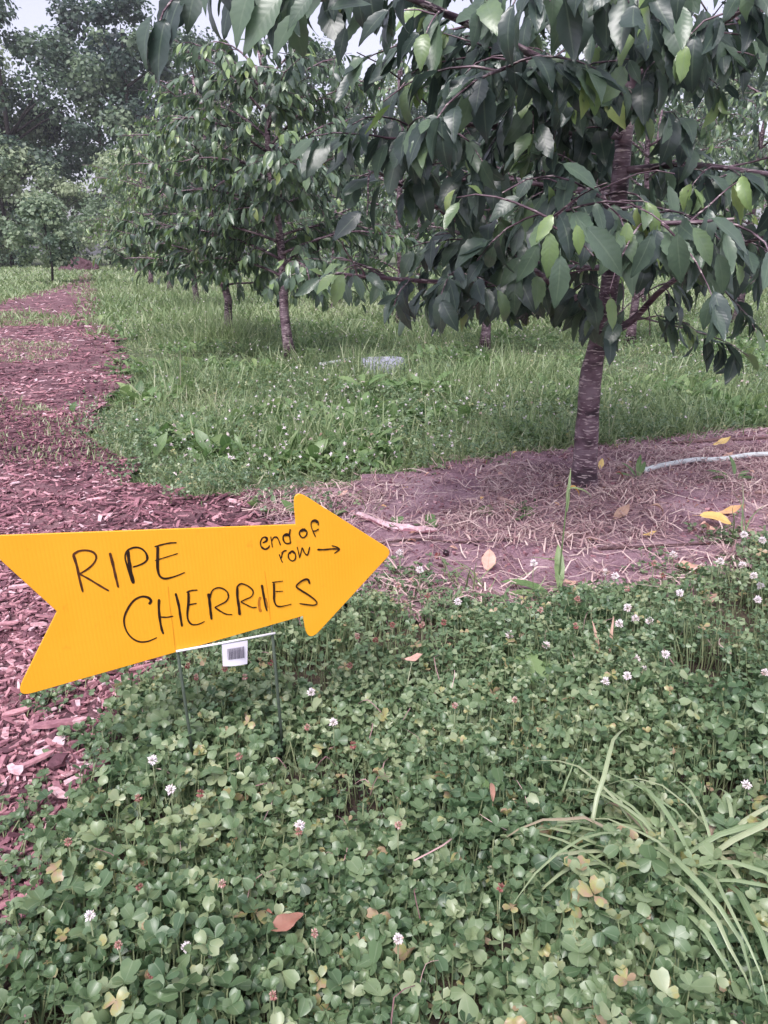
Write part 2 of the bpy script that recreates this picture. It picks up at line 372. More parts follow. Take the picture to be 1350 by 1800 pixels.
def ragged(pg, step, amp, seed):
    r = np.random.default_rng(seed); out = []
    for i in range(len(pg)):
        a, b = pg[i], pg[(i + 1) % len(pg)]; L = np.linalg.norm(b - a); n = max(1, min(60, int(L / step))); nv = np.array([-(b - a)[1], (b - a)[0]]) / (L + 1e-9)
        for k in range(n):
            q = a + (b - a) * k / n; sc_ = min(.9, .35 + .22 * np.hypot(*q)); out.append(q + nv * r.normal() * amp * sc_ * (1 if k else .4))
    return np.array(out)
PATH = ragged(PATH, .16, .07, 1); SOIL = ragged(SOIL, .10, .035, 2); CLOVER = ragged(CLOVER, .10, .02, 3)
def sheet(name, pg, step, mat, zoff=0.0, k='structure'):
    lo, hi = pg.min(0) - step, pg.max(0) + step
    nx, ny = int((hi[0] - lo[0]) / step), int((hi[1] - lo[1]) / step)
    X, Y = np.meshgrid(lo[0] + np.arange(nx + 1) * step, lo[1] + np.arange(ny + 1) * step)
    v = np.stack([X.ravel(), Y.ravel()], 1); z = hz(v) + zoff
    ii, jj = np.meshgrid(np.arange(nx), np.arange(ny)); a = (jj * (nx + 1) + ii).ravel()
    cc = v[a] + step / 2; keep = inside(cc, pg) ; a = a[keep]
    f = np.concatenate([np.stack([a, a + 1, a + nx + 2], 1), np.stack([a, a + nx + 2, a + nx + 1], 1)])
    u, inv = np.unique(f, return_inverse=True)
    bag = Bag(); bag.add(np.c_[v, z][u], inv.reshape(-1, 3), np.zeros((len(u), 3)))
    return kind(bag.build(name, mat), k)
# the ground: one sheet to the horizon
b = Bag(); gx = np.r_[-160, -80, -30, -12, np.arange(-6, 6.1, .5), 12, 30, 80, 160]; gy = np.r_[-50, -20, -6, np.arange(-2, 10.1, .5), 14, 20, 30, 60, 160]
X, Y = np.meshgrid(gx, gy); nx = len(gx)
ff = []
for j in range(len(gy) - 1):
    for i in range(nx - 1):
        a = j * nx + i; ff += [(a, a + 1, a + nx + 1), (a, a + nx + 1, a + nx)]
b.add(np.stack([X.ravel(), Y.ravel(), np.full(X.size, -.03)], 1), ff, np.zeros((X.size, 3)))
kind(b.build('ground', M_GROUND), 'structure')
near = lambda pg, y1: np.array([p for p in pg])
PATHN = PATH
kind(sheet('path', PATH, .05, M_PATHBASE, .002), 'structure')
M_BED = ground_mat('clover_earth', [(.05, .035, .035), (.10, .075, .06), (.16, .13, .09)], 8, 120, 1.0)
kind(sheet('clover_earth', CLOVER, .06, M_BED, -.004), 'structure')
kind(sheet('soil', SOIL, .03, M_SOIL, .008), 'structure')

# ------------------------------------------------------------------ trees
def grow_branch(p0, az, el, length, n=9, sag=.55, wob=.05):
    pts = [np.array(p0, float)]; st = length / (n - 1); a, e = az, el
    for i in range(n - 1):
        e -= sag / (n - 1) * (0.4 + 1.2 * i / n); a += random.gauss(0, wob); e += random.gauss(0, wob)
        pts.append(pts[-1] + st * np.array([math.cos(a) * math.cos(e), math.sin(a) * math.cos(e), math.sin(e)]))
    return np.array(pts)
class Tree: pass
def cherry(trunk, r0, r1, prim, leaf_len, spacing, seed, twigs_per_m=11, twig_len=(.14, .42), cluster=(1, 3), tip=.12, dark=.0):
    """trunk: points; prim: list of (polyline, base radius). Leaves sit along twigs and hang."""
    global rng
    random.seed(seed); rng = np.random.default_rng(seed)
    T = Tree(); T.trunk = trunk; T.r0, T.r1 = r0, r1; T.prim = []
    pos, d, nn, sz, tn = [], [], [], [], []
    axis = np.array(trunk); 
    for pl, rb in prim:
        L = np.linalg.norm(np.diff(pl, axis=0), axis=1).sum(); tw = []
        def leaves(pt, tdir, out, young):
            k = random.randint(*cluster)
            for _ in range(k):
                dd = .75 * out * random.uniform(.2, 1.0) + .45 * tdir + np.array([0, 0, -random.uniform(.35, 1.5)]) + np.array([random.gauss(0, .42), random.gauss(0, .42), random.gauss(0, .2)])
                nv = np.array([0, 0, 1.0]) + .55 * out + np.array([random.gauss(0, .45), random.gauss(0, .45), random.gauss(0, .3)])
                pos.append(pt + np.array([random.gauss(0, .008) for _ in range(3)])); d.append(dd); nn.append(nv)
                sz.append(leaf_len * random.uniform(.62, 1.15) * (.85 if young else 1))
                t = random.gauss(.36, .11) - dark
                if young and random.random() < .5: t = random.uniform(.55, .9)
                tn.append(min(max(t, .02), .98))
        ntw = max(3, int(L * twigs_per_m))
        for q in range(ntw):
            t = .12 + .88 * (q + random.random()) / ntw; t = min(t, .995)
            i = int(t * (len(pl) - 1)); fr = t * (len(pl) - 1) - i
            p = pl[i] * (1 - fr) + pl[min(i + 1, len(pl) - 1)] * fr
            bd = pl[min(i + 1, len(pl) - 1)] - pl[max(i - 1, 0)]; az = math.atan2(bd[1], bd[0])
            tl = random.uniform(*twig_len) * (1.15 - .5 * t)
            w = grow_branch(p, az + random.choice((-1, 1)) * random.uniform(.3, 1.5), random.uniform(-.35, .75), tl, 6, .8, .1)
            tw.append(w)
            kk = max(2, int(tl / spacing))
            for s in range(kk):
                u = (s + .6) / kk; ii = min(int(u * 5), 4); f2 = u * 5 - ii
                pt = w[ii] * (1 - f2) + w[ii + 1] * f2; td = w[ii + 1] - w[ii]; td = td / np.linalg.norm(td)
                ax = np.array([np.interp(pt[2], axis[:, 2], axis[:, 0]), np.interp(pt[2], axis[:, 2], axis[:, 1]), pt[2]])
                o = pt - ax; o[2] = 0; o = o / (np.linalg.norm(o) + 1e-6)
                leaves(pt, td, o, s >= kk - 1)
        T.prim.append((pl, rb, tw))
    T.pos, T.d, T.n, T.sz, T.tn = np.array(pos), np.array(d), np.array(nn), np.array(sz), np.array(tn)
    return T
LEAF_HI = [leaf_tpl(12, .21, .5, .22, .010, .06, .45, 1, tipw=.82), leaf_tpl(12, .23, .9, .32, .014, .06, .42, 2, tipw=.85, twist=.3), leaf_tpl(12, .20, .25, .4, .012, .06, .47, 3, twist=-.3), leaf_tpl(12, .22, 1.2, .25, .016, .06, .44, 4), leaf_tpl(12, .19, -.3, .5, .012, .06, .45, 5, twist=.5), leaf_tpl(12, .24, .7, .1, .022, .06, .40, 6, tipw=.8, twist=-.5), leaf_tpl(12, .18, 1.6, .55, .01, .06, .48, 7), leaf_tpl(12, .22, .6, -.15, .02, .06, .45, 8, twist=.7)]
LEAF_FAR = [leaf_tpl(3, .24, .6, .3, 0, 0, .45, 1, petiole=0), leaf_tpl(3, .22, 1.0, .4, 0, 0, .42, 2, petiole=0, twist=.3), leaf_tpl(3, .23, .2, .2, 0, 0, .47, 3, petiole=0, twist=-.3)]
LEAF_LO = [leaf_tpl(5, .21, .5, .25, 0, 0, .45, 1, petiole=.1), leaf_tpl(5, .22, 1.0, .35, 0, 0, .42, 2, petiole=.1, twist=.3), leaf_tpl(5, .19, .2, .4, 0, 0, .47, 3, petiole=.1, twist=-.3)]
ALL_V, ALL_F, ALL_N = [], [], 0
TREES = []
LEAF_MESH = {}
def leaf_mesh(tset, vi, q):
    key = (tset, vi, q)
    if key not in LEAF_MESH:
        bag = Bag(); tpl = (LEAF_HI if tset else LEAF_LO)[vi]; scatter(bag, tpl, np.eye(3)[None], np.zeros((1, 3)), [q / 12])
        LEAF_MESH[key] = bag.mesh('leaf', M_CHERRY)
    return LEAF_MESH[key]
def build_tree(T, label, hi, parts=300, group=None, twig_parts=True):
    base = np.array(T.trunk[0]); base0 = (base[0], base[1], 0)
    root = empty('cherry_tree', base0, label, 'tree', group)
    off = np.array(base0)
    bag = Bag(); tr = bez(T.trunk, 34 if hi else 12); s = np.linspace(0, 1, len(tr)); hgt = tr[:, 2] - tr[0, 2]
    rad = T.r0 + (T.r1 - T.r0) * s ** .8 + T.r0 * .45 * np.exp(-np.maximum(hgt - .03, 0) / .045)
    if hi:
        rad = rad * (1 + .05 * np.sin(hgt * 31) + .035 * np.sin(hgt * 67 + 1)) 
    tube(bag, tr - off, rad, 22 if hi else 8, .5, .022 if hi else .02); bag.build('trunk', M_BARK, root)
    for pl, rb, tw in T.prim:
        bag = Bag(); pp = bez(pl, 14 if hi else 7); tube(bag, pp - off, np.linspace(rb, .0035, len(pp)), 8 if hi else (5 if parts else 4), .5, .03)
        for w in tw: tube(bag, (w if hi else w[::(1 if parts else 2)]) - off, np.linspace(.0032 if hi else .004, .0014, len(w if hi else w[::(1 if parts else 2)])), 4 if hi else 3, .5, 0, False)
        bag.build('branch', M_BARK, root)
    Mx = frames(T.d, T.n, T.sz, T.sz, T.sz)
    far = not hi and not parts; T.tps = LEAF_HI if hi else (LEAF_FAR if far else LEAF_LO); tps = T.tps
    vi = rng.integers(0, len(tps), len(T.pos))
    if getattr(T, 'force', None) is not None: vi[T.force] = 0
    T.root, T.Mx, T.vi, T.hi, T.off, T.parts = root, Mx, vi, hi, off, parts
    TREES.append(T)
def leaves_out():
    """each tree: the leaves that show largest become parts, the rest one foliage part"""
    global ALL_N
    vv, ft = [], []; n0 = 0
    for T in TREES:
        cs = T.pos + T.Mx[:, :, 1] * .62; wd = T.Mx[:, :, 0] * .2; ln = T.Mx[:, :, 1] * .45; T.cs = cs
        q = np.stack([cs - ln, cs + wd, cs + ln, cs - wd], 1).reshape(-1, 3); k = len(cs); a = np.arange(k) * 4 + n0
        vv.append(q); ft.append(np.concatenate([np.stack([a, a + 1, a + 2], 1), np.stack([a, a + 2, a + 3], 1)])); n0 += 4 * k
    V = np.concatenate(vv); Fv = np.concatenate(ft)
    bvh = BVHTree.FromPolygons([Vector(x) for x in V], [tuple(x) for x in Fv.tolist()])
    cp = Vector((0, 0, H))
    for T in TREES:
        vis = np.zeros(len(T.pos)); px, dep = pix(T.cs)
        on = (px[:, 0] > -15) & (px[:, 0] < 1365) & (px[:, 1] > -15) & (px[:, 1] < 1500)
        if T.parts:
            for i in np.nonzero(on)[0]:
                hits = 0
                for k in (0, .25, -.25):
                    tgt = Vector(T.cs[i] + T.Mx[i, :, 1] * k); dv = tgt - cp; L = dv.length; dv.normalize()
                    h = bvh.ray_cast(cp, dv, L - .012)
                    if h[0] is None: hits += 1
                facing = abs(float(T.Mx[i, :, 2] @ np.array(dv))) / T.sz[i]
                vis[i] = hits / 3 * (T.sz[i] / dep[i]) ** 2 * (.15 + facing)
        order = np.argsort(-vis); chosen = [i for i in order[:T.parts] if vis[i] > 0]
        sel = np.zeros(len(T.pos), bool); sel[chosen] = True
        for i in chosen:
            o = link('leaf', leaf_mesh(T.hi, int(T.vi[i]), int(round(T.tn[i] * 12))), T.root)
            m = Matrix([list(r) + [0] for r in T.Mx[i]] + [[0, 0, 0, 1]]); m.translation = Vector(T.pos[i] - T.off); o.matrix_local = m
        bag = Bag(); tps = T.tps
        for k in range(len(tps)):
            w = ~sel & (T.vi == k); scatter(bag, tps[k], T.Mx[w], T.pos[w] - T.off, T.tn[w])
        if bag.n: kind(bag.build('foliage', M_CHERRY, T.root), 'stuff')
        if len(T.pos): print('tree', T.root.name, len(T.pos), len(chosen))

# --- the near cherry tree at the end of the first row
TY = 2.75
tb = G(1027, 858)
tpts = [tb + np.array([0, 0, -.04]), P(1029, 800, TY), P(1034, 720, TY), P(1040, 650, TY), P(1058, 580, TY), P(1072, 500, TY), P(1082, 400, TY), P(1095, 260, TY), P(1110, 100, TY + .02), P(1125, -100, TY + .05), P(1140, -330, TY + .05), P(1150, -520, TY + .05)]
tpts[0][1] = TY; tpts[0][0] = P(1027, 858, TY)[0]; tpts[0][2] = -.05
random.seed(3)
prim = []
def pr(pts, r): prim.append((bez([P(*p) for p in pts], 12), r))
pr([(1066, 592, TY), (1115, 560, 2.8), (1165, 508, 2.7), (1260, 445, 2.5), (1400, 400, 2.3)], .016)
pr([(1058, 560, TY), (960, 490, 2.6), (880, 440, 2.45), (760, 360, 2.3), (660, 300, 2.15)], .014)
pr([(960, 490, 2.6), (870, 500, 2.45), (760, 495, 2.35), (650, 487, 2.25), (590, 480, 2.2)], .009)
pr([(1060, 545, TY), (1000, 520, 2.6), (950, 520, 2.4), (890, 510, 2.25)], .011)
pr([(1085, 390, TY), (1066, 345, 2.45), (1060, 350, 2.1), (1090, 383, 1.95), (1190, 392, 1.88), (1290, 385, 1.85)], .011)
pr([(1066, 345, 2.45), (1020, 350, 2.1), (985, 375, 1.92), (950, 395, 1.85)], .009)
pr([(1100, 200, TY), (980, 120, 2.5), (840, 50, 2.2), (680, -20, 1.95), (540, -60, 1.75), (440, -60, 1.6)], .013)
pr([(1098, 240, TY), (960, 230, 2.55), (800, 220, 2.3), (700, 250, 2.1)], .012)
pr([(1110, 120, TY), (1200, 90, 2.5), (1300, 20, 2.2), (1420, -50, 2.0)], .012)
pr([(1095, 300, TY), (1200, 290, 2.55), (1310, 300, 2.3), (1450, 320, 2.2)], .012)
pr([(1110, 100, TY), (1080, 20, 2.4), (1050, -20, 2.0), (1000, -60, 1.7)], .012)
pr([(1105, 160, TY), (1010, 130, 2.4), (930, 110, 2.1), (860, 130, 1.9)], .011)
pr([(1080, 420, TY), (1180, 400, 2.9), (1290, 420, 3.0), (1400, 470, 3.1)], .012)
pr([(1090, 340, TY), (980, 330, 2.9), (860, 310, 3.0), (760, 330, 3.05)], .012)
pr([(1078, 470, TY), (1010, 470, 3.0), (900, 460, 3.2), (820, 480, 3.3)], .012)
for k in range(13):                        # the rest of the crown, above and behind
    h = random.uniform(1.05, 2.5); az = k * 2.4 + random.gauss(0, .3)
    if -2.5 < math.atan2(math.sin(az), math.cos(az)) < -.65 and h < 1.5: az += math.pi
    p0 = np.array([np.interp(h, [p[2] for p in tpts], [p[0] for p in tpts]), TY, h])
    prim.append((grow_branch(p0, az, random.uniform(.1, .6), random.uniform(.75, 1.2) * (1.25 - h * .2), 9, .6), .012))
NEAR = cherry(np.array(tpts), .047, .018, prim, .115, .040, 11, 17, cluster=(1, 3), dark=-.03)
# leaves picked out in the photograph: base pixel, tip pixel, distance, tint
EXPL = [(1020, 388, 1108, 480, 1.83, .52), (975, 372, 945, 420, 1.86, .82), (1012, 388, 1022, 447, 1.84, .84), (966, 398, 968, 488, 1.85, .74), (950, 420, 912, 497, 1.88, .5), (985, 436, 983, 542, 1.83, .47),
        (1150, 400, 1118, 488, 1.86, .45), (1190, 398, 1195, 500, 1.85, .46), (1212, 392, 1262, 464, 1.80, .66), (1240, 378, 1332, 432, 1.86, .52), (1258, 436, 1282, 516, 1.9, .55), (980, 284, 1060, 322, 1.95, .48),
        (592, 478, 553, 512, 2.18, .8), (606, 474, 583, 538, 2.18, .72), (620, 478, 642, 524, 2.2, .5), (600, 490, 616, 535, 2.22, .45), (570, 485, 548, 470, 2.2, .75),
        (452, -50, 402, 66, 1.55, .62), (505, -20, 420, 78, 1.55, .6), (535, 10, 468, 92, 1.6, .55), (570, 20, 648, -10, 1.7, .42), (610, 40, 590, 110, 1.75, .35), (690, 10, 625, 65, 1.8, .3), (560, -20, 500, 40, 1.6, .5),
        (920, 340, 860, 380, 2.1, .4), (940, 300, 905, 350, 2.1, .45), (850, 345, 830, 322, 2.1, .85)]
e0 = len(NEAR.pos)
ep, ed, en, es, et = [], [], [], [], []
EXPL = [(a, b2, c2, d2, e2 - .16, f2) for a, b2, c2, d2, e2, f2 in EXPL]
pq, pd = pix(NEAR.pos + NEAR.d / np.linalg.norm(NEAR.d, axis=1, keepdims=True) * NEAR.sz[:, None] * .6)
rr_ = rng.random(len(pq))
bad = (pq[:, 0] < 660) & (pq[:, 1] > 520) & (pq[:, 1] < 800)
bad |= (pq[:, 0] < 700 - .25 * (pq[:, 1] - 330)) & (pq[:, 1] > 330) & (rr_ < .8)
bad |= (np.abs(pq[:, 0] - 1095) < 34) & (pq[:, 1] > 235) & (pq[:, 1] < 385) & (NEAR.pos[:, 1] < TY) & (rr_ < .88)
bad |= (np.abs(pq[:, 0] - 1066) < 30) & (pq[:, 1] > 450) & (pq[:, 1] < 600) & (NEAR.pos[:, 1] < TY) & (rr_ < .92)
bad |= (pq[:, 0] > 1085) & (pq[:, 0] < 1180) & (pq[:, 1] > 495) & (pq[:, 1] < 780) & (rr_ < .95)
bad |= (pq[:, 0] < 1190) & (pq[:, 1] > 655)
bad |= (pq[:, 0] < 905) & (pq[:, 1] > 565)
bad |= (np.abs(pq[:, 0] - 848) < 22) & (pq[:, 1] > 540)
bad |= (pq[:, 0] > 1120) & (pq[:, 1] > 120) & (pq[:, 1] < 330) & (rr_ < .25)
bad |= (pq[:, 1] < 70) & (rr_ < .35)
for (x0, y0, x1, y1, yy, t) in EXPL:
    cx, cy, rr = (x0 + x1) / 2, (y0 + y1) / 2, .75 * math.hypot(x1 - x0, y1 - y0)
    bad |= (np.hypot(pq[:, 0] - cx, pq[:, 1] - cy) < rr) & (NEAR.pos[:, 1] < yy + .12)
kp = ~bad
NEAR.pos, NEAR.d, NEAR.n, NEAR.sz, NEAR.tn = NEAR.pos[kp], NEAR.d[kp], NEAR.n[kp], NEAR.sz[kp], NEAR.tn[kp]
e0 = len(NEAR.pos)
for (x0, y0, x1, y1, yy, t) in EXPL:
    a = P(x0, y0, yy); c = P(x1, y1, yy - random.uniform(.0, .03)); L = np.linalg.norm(c - a)
    ep.append(a); ed.append(c - a); es.append(L / 1.07); et.append(t)
    en.append(np.array([random.gauss(0, .25), -.75, .75]))
NEAR.pos = np.r_[NEAR.pos, ep]; NEAR.d = np.r_[NEAR.d, ed]; NEAR.n = np.r_[NEAR.n, en]; NEAR.sz = np.r_[NEAR.sz, es]; NEAR.tn = np.r_[NEAR.tn, et]
NEAR.prim = [(a_, b_, [w_ for w_ in c_ if pix(w_[-1:])[0][0][1] < 590 or pix(w_[-1:])[0][0][0] > 1190]) for a_, b_, c_ in NEAR.prim]
NEAR.force = np.arange(e0, len(NEAR.pos))
build_tree(NEAR, 'large near cherry tree with a ringed purple trunk in the bare soil strip', True)

def orchard(x, y, label, scale=1.0, seed=0, parts=0, lean=(0, 0), nprim=17, low=.62, ht=2.5, rr=1.0, spacing=.05, parts_dark=.0, group='smaller cherry trees in the rows beyond', hang=0.0):
    random.seed(seed)
    tr = [np.array([x + lean[0] * t, y + lean[1] * t, t * ht * scale - .05]) + np.array([random.gauss(0, .02), random.gauss(0, .02), 0]) * (t > 0) for t in np.linspace(0, 1, 7)]
    pm = []
    for k in range(nprim):
        h = (low + (ht * .92 - low) * (k / nprim) ** 1.1) * scale; az = k * 2.399 + random.gauss(0, .25)
        L = rr * scale * random.uniform(.75, 1.1) * (1.0 - .55 * (k / nprim) ** 2)
        p0 = np.array([x + lean[0] * h / (ht * scale), y + lean[1] * h / (ht * scale), h])
        pm.append((grow_branch(p0, az, random.uniform(.1, .55) - hang + .5 * k / nprim, L, 8, .75), .012))
    T = cherry(np.array(tr), .046 * scale, .016, pm, .112, spacing * .72, seed, 14, (.16, .45), (1, 2), dark=parts_dark - .21)  # lighter tint puts the sky's reflection into the leaf colour
    build_tree(T, label, False, parts, group)
    return T
x_at = lambda px, Y: P(px, 440, Y)[0]
orchard(G(512, 632)[0], G(512, 632)[1], 'dark leafy cherry tree left of the near tree, trunk straight and bare', 1.0, 21, 300, (-.15, 0), 32, .62, 2.35, 1.05, .038)
orchard(G(396, 596)[0], G(396, 596)[1], 'cherry tree with a pale trunk rising from tall grass behind the grey stone', 1.0, 22, 260, (-.1, 0), 24, .52, 2.4, 1.1, .045)
orchard(G(346, 538)[0], G(346, 538)[1], 'cherry tree with short dark trunk, third along the path edge', 1.1, 23, 200, (-.1, 0), 24, .5, 2.6, 1.35, .05, -.1)  # sunlit paleness put into its leaf tint
orchard(G(850, 618)[0], G(850, 618)[1], 'cherry tree with a thin pale trunk seen just left of the near trunk', 1.0, 24, 150, (0, 0), 18, .6, 2.4, 1.0, .05)
orchard(G(1107, 604)[0], G(1107, 604)[1], 'cherry tree with a dark trunk seen just right of the near trunk', 1.0, 25, 150, (0, 0), 18, .62, 2.4, 1.05, .05)
far_spots = [(-4.6, 17.2, 'cherry tree fourth along the path edge, beside the tall grass'), (-6.4, 22, 'cherry tree fifth along the path edge, before the forest'),
             (-8.6, 28, 'farthest cherry tree along the path edge'), (.2, 9.6, 'cherry tree in the second row, hidden behind the dark leafy one'),
             (2.0, 10.4, 'cherry tree in the third row behind the thin pale trunk'), (4.2, 9.4, 'cherry tree in the third row at the right picture edge'), (4.4, 6.9, 'cherry tree in the second row at the right picture edge'),
             (-.8, 13.5, 'cherry tree in the fourth row seen between two trunks'), (1.6, 14.0, 'cherry tree in the fourth row behind the near trunk'), (4.4, 13.6, 'cherry tree in the fourth row right of the near trunk'),
             (7.4, 13.2, 'cherry tree in the fourth row at the far right'), (-2.4, 18.5, 'cherry tree in the fifth row nearest the path'), (.8, 19, 'cherry tree in the fifth row behind the fourth'), (4.6, 19, 'cherry tree in the fifth row toward the right'), (8.6, 18.6, 'cherry tree at the far right end of the fifth row')]
for i, (x, y, lb) in enumerate(far_spots):
    orchard(x, y, lb, 1.1 + .012 * y, 40 + i, 0, (0, 0), 20 if x < 0 or y < 12 else 15, .42, 2.5, 1.4 if x < 0 else 1.25, .10 if y > 12 else .075, -.14 if y > 12 and x < -2 else 0)  # far rows by the path: sunlit look put into a lighter leaf tint
leaves_out()
rng = np.random.default_rng(77); random.seed(77)

# --- the forest behind: a few grown shapes, copied
def forest_meshes(seed, h, w, n, tone, low=.18):
    r = np.random.default_rng(seed); bag = Bag()
    nc = 46
    cz = r.uniform(low, 1, nc); prof = np.sin(np.pi * np.clip((cz - low * .6) / (1.02 - low * .6), 0.02, .98) ** .8) ** .6
    a = r.uniform(0, 6.283, nc); rad = w * .5 * prof * np.sqrt(r.uniform(.12, 1, nc))
    C = np.stack([rad * np.cos(a), rad * np.sin(a), cz * h], 1); cr = r.uniform(.5, 1.15, nc) * w * .16; ct = r.normal(tone, .2, nc)
    k = r.integers(0, nc, n); o = r.normal(size=(n, 3)); o /= np.linalg.norm(o, axis=1, keepdims=True)
    p = C[k] + o * (cr[k] * r.uniform(.2, 1.15, n) ** .7)[:, None] * np.array([1.15, 1.15, .75])
    d = o * .6 + r.normal(size=(n, 3)) * .6; d[:, 2] -= .5; nv = o + np.array([0, 0, .7]) + r.normal(size=(n, 3)) * .4
    s = r.uniform(.10, .25, n) * (h / 12) ** .4
    global rng
    Mx = frames(d, nv, s * 1.5, s, s)
    quad = (np.array([(-.3, .0, 0), (.3, .1, 0), (.42, .6, .1), (0, 1.1, -.1), (-.4, .5, .1), (0, .5, -.06)], float), np.array([(0, 1, 5), (1, 2, 5), (2, 3, 5), (3, 4, 5), (4, 0, 5)]), np.array([(0, 0), (0, 0), (1, .5), (0, 1), (-1, .5), (0, .5)], float))
    scatter(bag, quad, Mx, p, np.clip(ct[k] + r.normal(0, .08, n), .02, .98))
    crown = bag.mesh('crown', M_FOREST)
    tb_ = Bag(); tube(tb_, [(0, 0, -.1), (.1, 0, h * .3), (0, .1, h * .6), (0, 0, h * .9)], [h * .018, h * .013, h * .008, h * .002], 7, .5, .04)
    for q in range(9):
        z = h * r.uniform(.25, .75); aa = r.uniform(0, 6.28); L = w * .42
        tube(tb_, [(0, 0, z), (L * .5 * math.cos(aa), L * .5 * math.sin(aa), z + L * .35), (L * math.cos(aa), L * math.sin(aa), z + L * .6)], [h * .006, h * .004, h * .001], 5)
    return crown, tb_.mesh('trunk', M_FARBARK)
FM = [forest_meshes(1, 15, 9, 11000, .48), forest_meshes(2, 14, 8, 11000, .66), forest_meshes(3, 16, 8, 11000, .40), forest_meshes(4, 13, 9, 11000, .72), forest_meshes(5, 6, 5, 6000, .72, .06), forest_meshes(6, 3.2, 2.6, 3500, .5, .25)]
def forest(name, k, x, y, s, rz, label, group, cat='tree'):
    root = empty(name, (x, y, -.03), label, cat, group); root.rotation_euler.z = rz; s *= .93 if name == 'forest_tree' else 1
    root.scale = (s, s, s)
    link('crown', FM[k][0], root); link('trunk', FM[k][1], root)
fs = [(-27.5, 47, 1, .95, 'pale tall forest tree at the left picture edge'), (-24.5, 52, 3, 1.0, 'pale forest tree behind the left edge'), (-21.2, 48, 0, 1.0, 'dark forest tree with the tallest crown at upper left'),
      (-17.8, 53, 2, 1.0, 'dark forest tree with a narrow top at upper left'), (-14.6, 49, 2, .95, 'dark forest tree at the end of the path'), (-11.4, 52, 0, .92, 'dark forest tree right of the path end'), (-8.2, 50, 3, .85, 'pale forest tree above the path edge row'),
      (-31, 54, 2, 1.05, 'dark forest tree beyond the left picture edge'), (-4.5, 54, 0, .9, 'forest tree behind the dark leafy cherry tree'), (-.5, 52, 1, .85, 'forest tree behind the middle of the orchard'), (4, 55, 3, .9, 'forest tree behind the thin pale trunk'),
      (8.5, 53, 0, .9, 'forest tree behind the near cherry crown'), (13, 54, 2, .9, 'forest tree behind the right of the near crown'), (18, 53, 1, .9, 'forest tree behind the right picture edge'), (23, 55, 3, .95, 'forest tree beyond the right picture edge')]
for i, (x, y, k, s, lb) in enumerate(fs): forest('forest_tree', k, x, y, s, i * 1.7, lb, 'tall trees of the forest behind the orchard')
us = [(-24, 43.5, 1.0, 'bushy pale shrub at the forest foot by the left edge'), (-20.5, 44.5, 1.05, 'bushy pale shrub left of the small slender tree'), (-17.3, 43.8, .8, 'low shrub behind the small slender tree'), (-12.6, 42, .95, 'bushy shrub right of the path end'),
      (-10.6, 36, .9, 'pale bushy tree right of the far path'), (-8.6, 39, 1.1, 'bushy tree behind the farthest cherry tree'), (-5.5, 42, 1.1, 'shrub behind the fifth cherry row'), (-1.5, 43, 1.0, 'shrub behind the middle of the orchard'), (3, 43, 1.1, 'shrub far behind the near trunk'), (8, 43, 1.1, 'shrub far behind the right of the near crown'), (13, 43, 1.1, 'shrub far behind the right picture edge'), (-28, 44, 1.0, 'shrub at the forest foot beyond the left edge')]
for i, (x, y, s, lb) in enumerate(us): forest('bushy_shrub', 4, x, y, s, i * 2.1, lb, 'bushes at the foot of the forest', 'shrub')
sp = G(92, 497); forest('young_tree', 5, sp[0], sp[1], .68, .4, 'small slender tree alone in the far meadow left of the path', None)

# ------------------------------------------------------------------ the damp air
HAZE = 0.0009
if HAZE:
    b = Bag(); x0, x1, y0, y1, z0, z1 = -170, 170, -60, 170, -1.03, 19.5
    b.add([(x0, y0, z0), (x1, y0, z0), (x1, y1, z0), (x0, y1, z0), (x0, y0, z1), (x1, y0, z1), (x1, y1, z1), (x0, y1, z1)], [(0, 2, 1), (0, 3, 2), (4, 5, 6), (4, 6, 7), (0, 1, 5), (0, 5, 4), (1, 2, 6), (1, 6, 5), (2, 3, 7), (2, 7, 6), (3, 0, 4), (3, 4, 7)], np.zeros((8, 3)))
    m, n, l, bs, out = nodes('haze_air'); n.remove(bs); pv = n.new('ShaderNodeVolumePrincipled'); pv.inputs['Density'].default_value = HAZE; pv.inputs['Color'].default_value = (.90, .89, .97, 1); pv.inputs['Anisotropy'].default_value = .1
    l.new(pv.outputs[0], out.inputs['Volume']); kind(b.build('haze', m, None, False), 'stuff', 'thin damp haze in the air')

# ------------------------------------------------------------------ meadow: grass, clover leaves, blossoms
MOUND = lambda p: np.ones(len(p), bool)
CLOV = [clover_tpl(1, .12, .3), clover_tpl(2, -.3, .55), clover_tpl(3, .55, .2), clover_tpl(4, -.6, .9), clover_tpl(5, .05, .45), clover_tpl(6, -.2, .1), clover_tpl(7, .9, 1.2), clover_tpl(8, -.9, .3), clover_tpl(9, .35, -.3), clover_tpl(10, .7, .6)]
BL = [blade_tpl(3, .5, 1), blade_tpl(3, 1.1, 2), blade_tpl(4, 1.7, 3, .3), blade_tpl(3, .25, 4, .1), blade_tpl(4, 2.2, 5, .35)]
BL2 = [blade_tpl(2, .6, 1), blade_tpl(2, 1.2, 2)]
def radial(n, y0, y1, margin=1.0, p=1.0):    # more plants per square metre near the viewer
    u = rng.random(n); Y = y0 * (y1 / y0) ** u if p == 1 else (y0 ** (1 - p) + u * (y1 ** (1 - p) - y0 ** (1 - p))) ** (1 / (1 - p))
    X = rng.uniform(-1, 1, n) * (.56 * Y + margin)
    return np.stack([X, Y], 1)
def meadow_mask(p):
    m = ~inside(p, PATH) & ~inside(p, SOIL) & ~inside(p, CLOVER)
    # ragged edges: grass leans over the borders
    for pg in (PATH, SOIL):
        e = inside(p, pg) & (edge_dist(p, pg) < (.05 + .028 * p[:, 1]) * rng.random(len(p)) ** 1.6) & (p[:, 1] > 2.4); m |= e & ~inside(p, CLOVER)
    return m
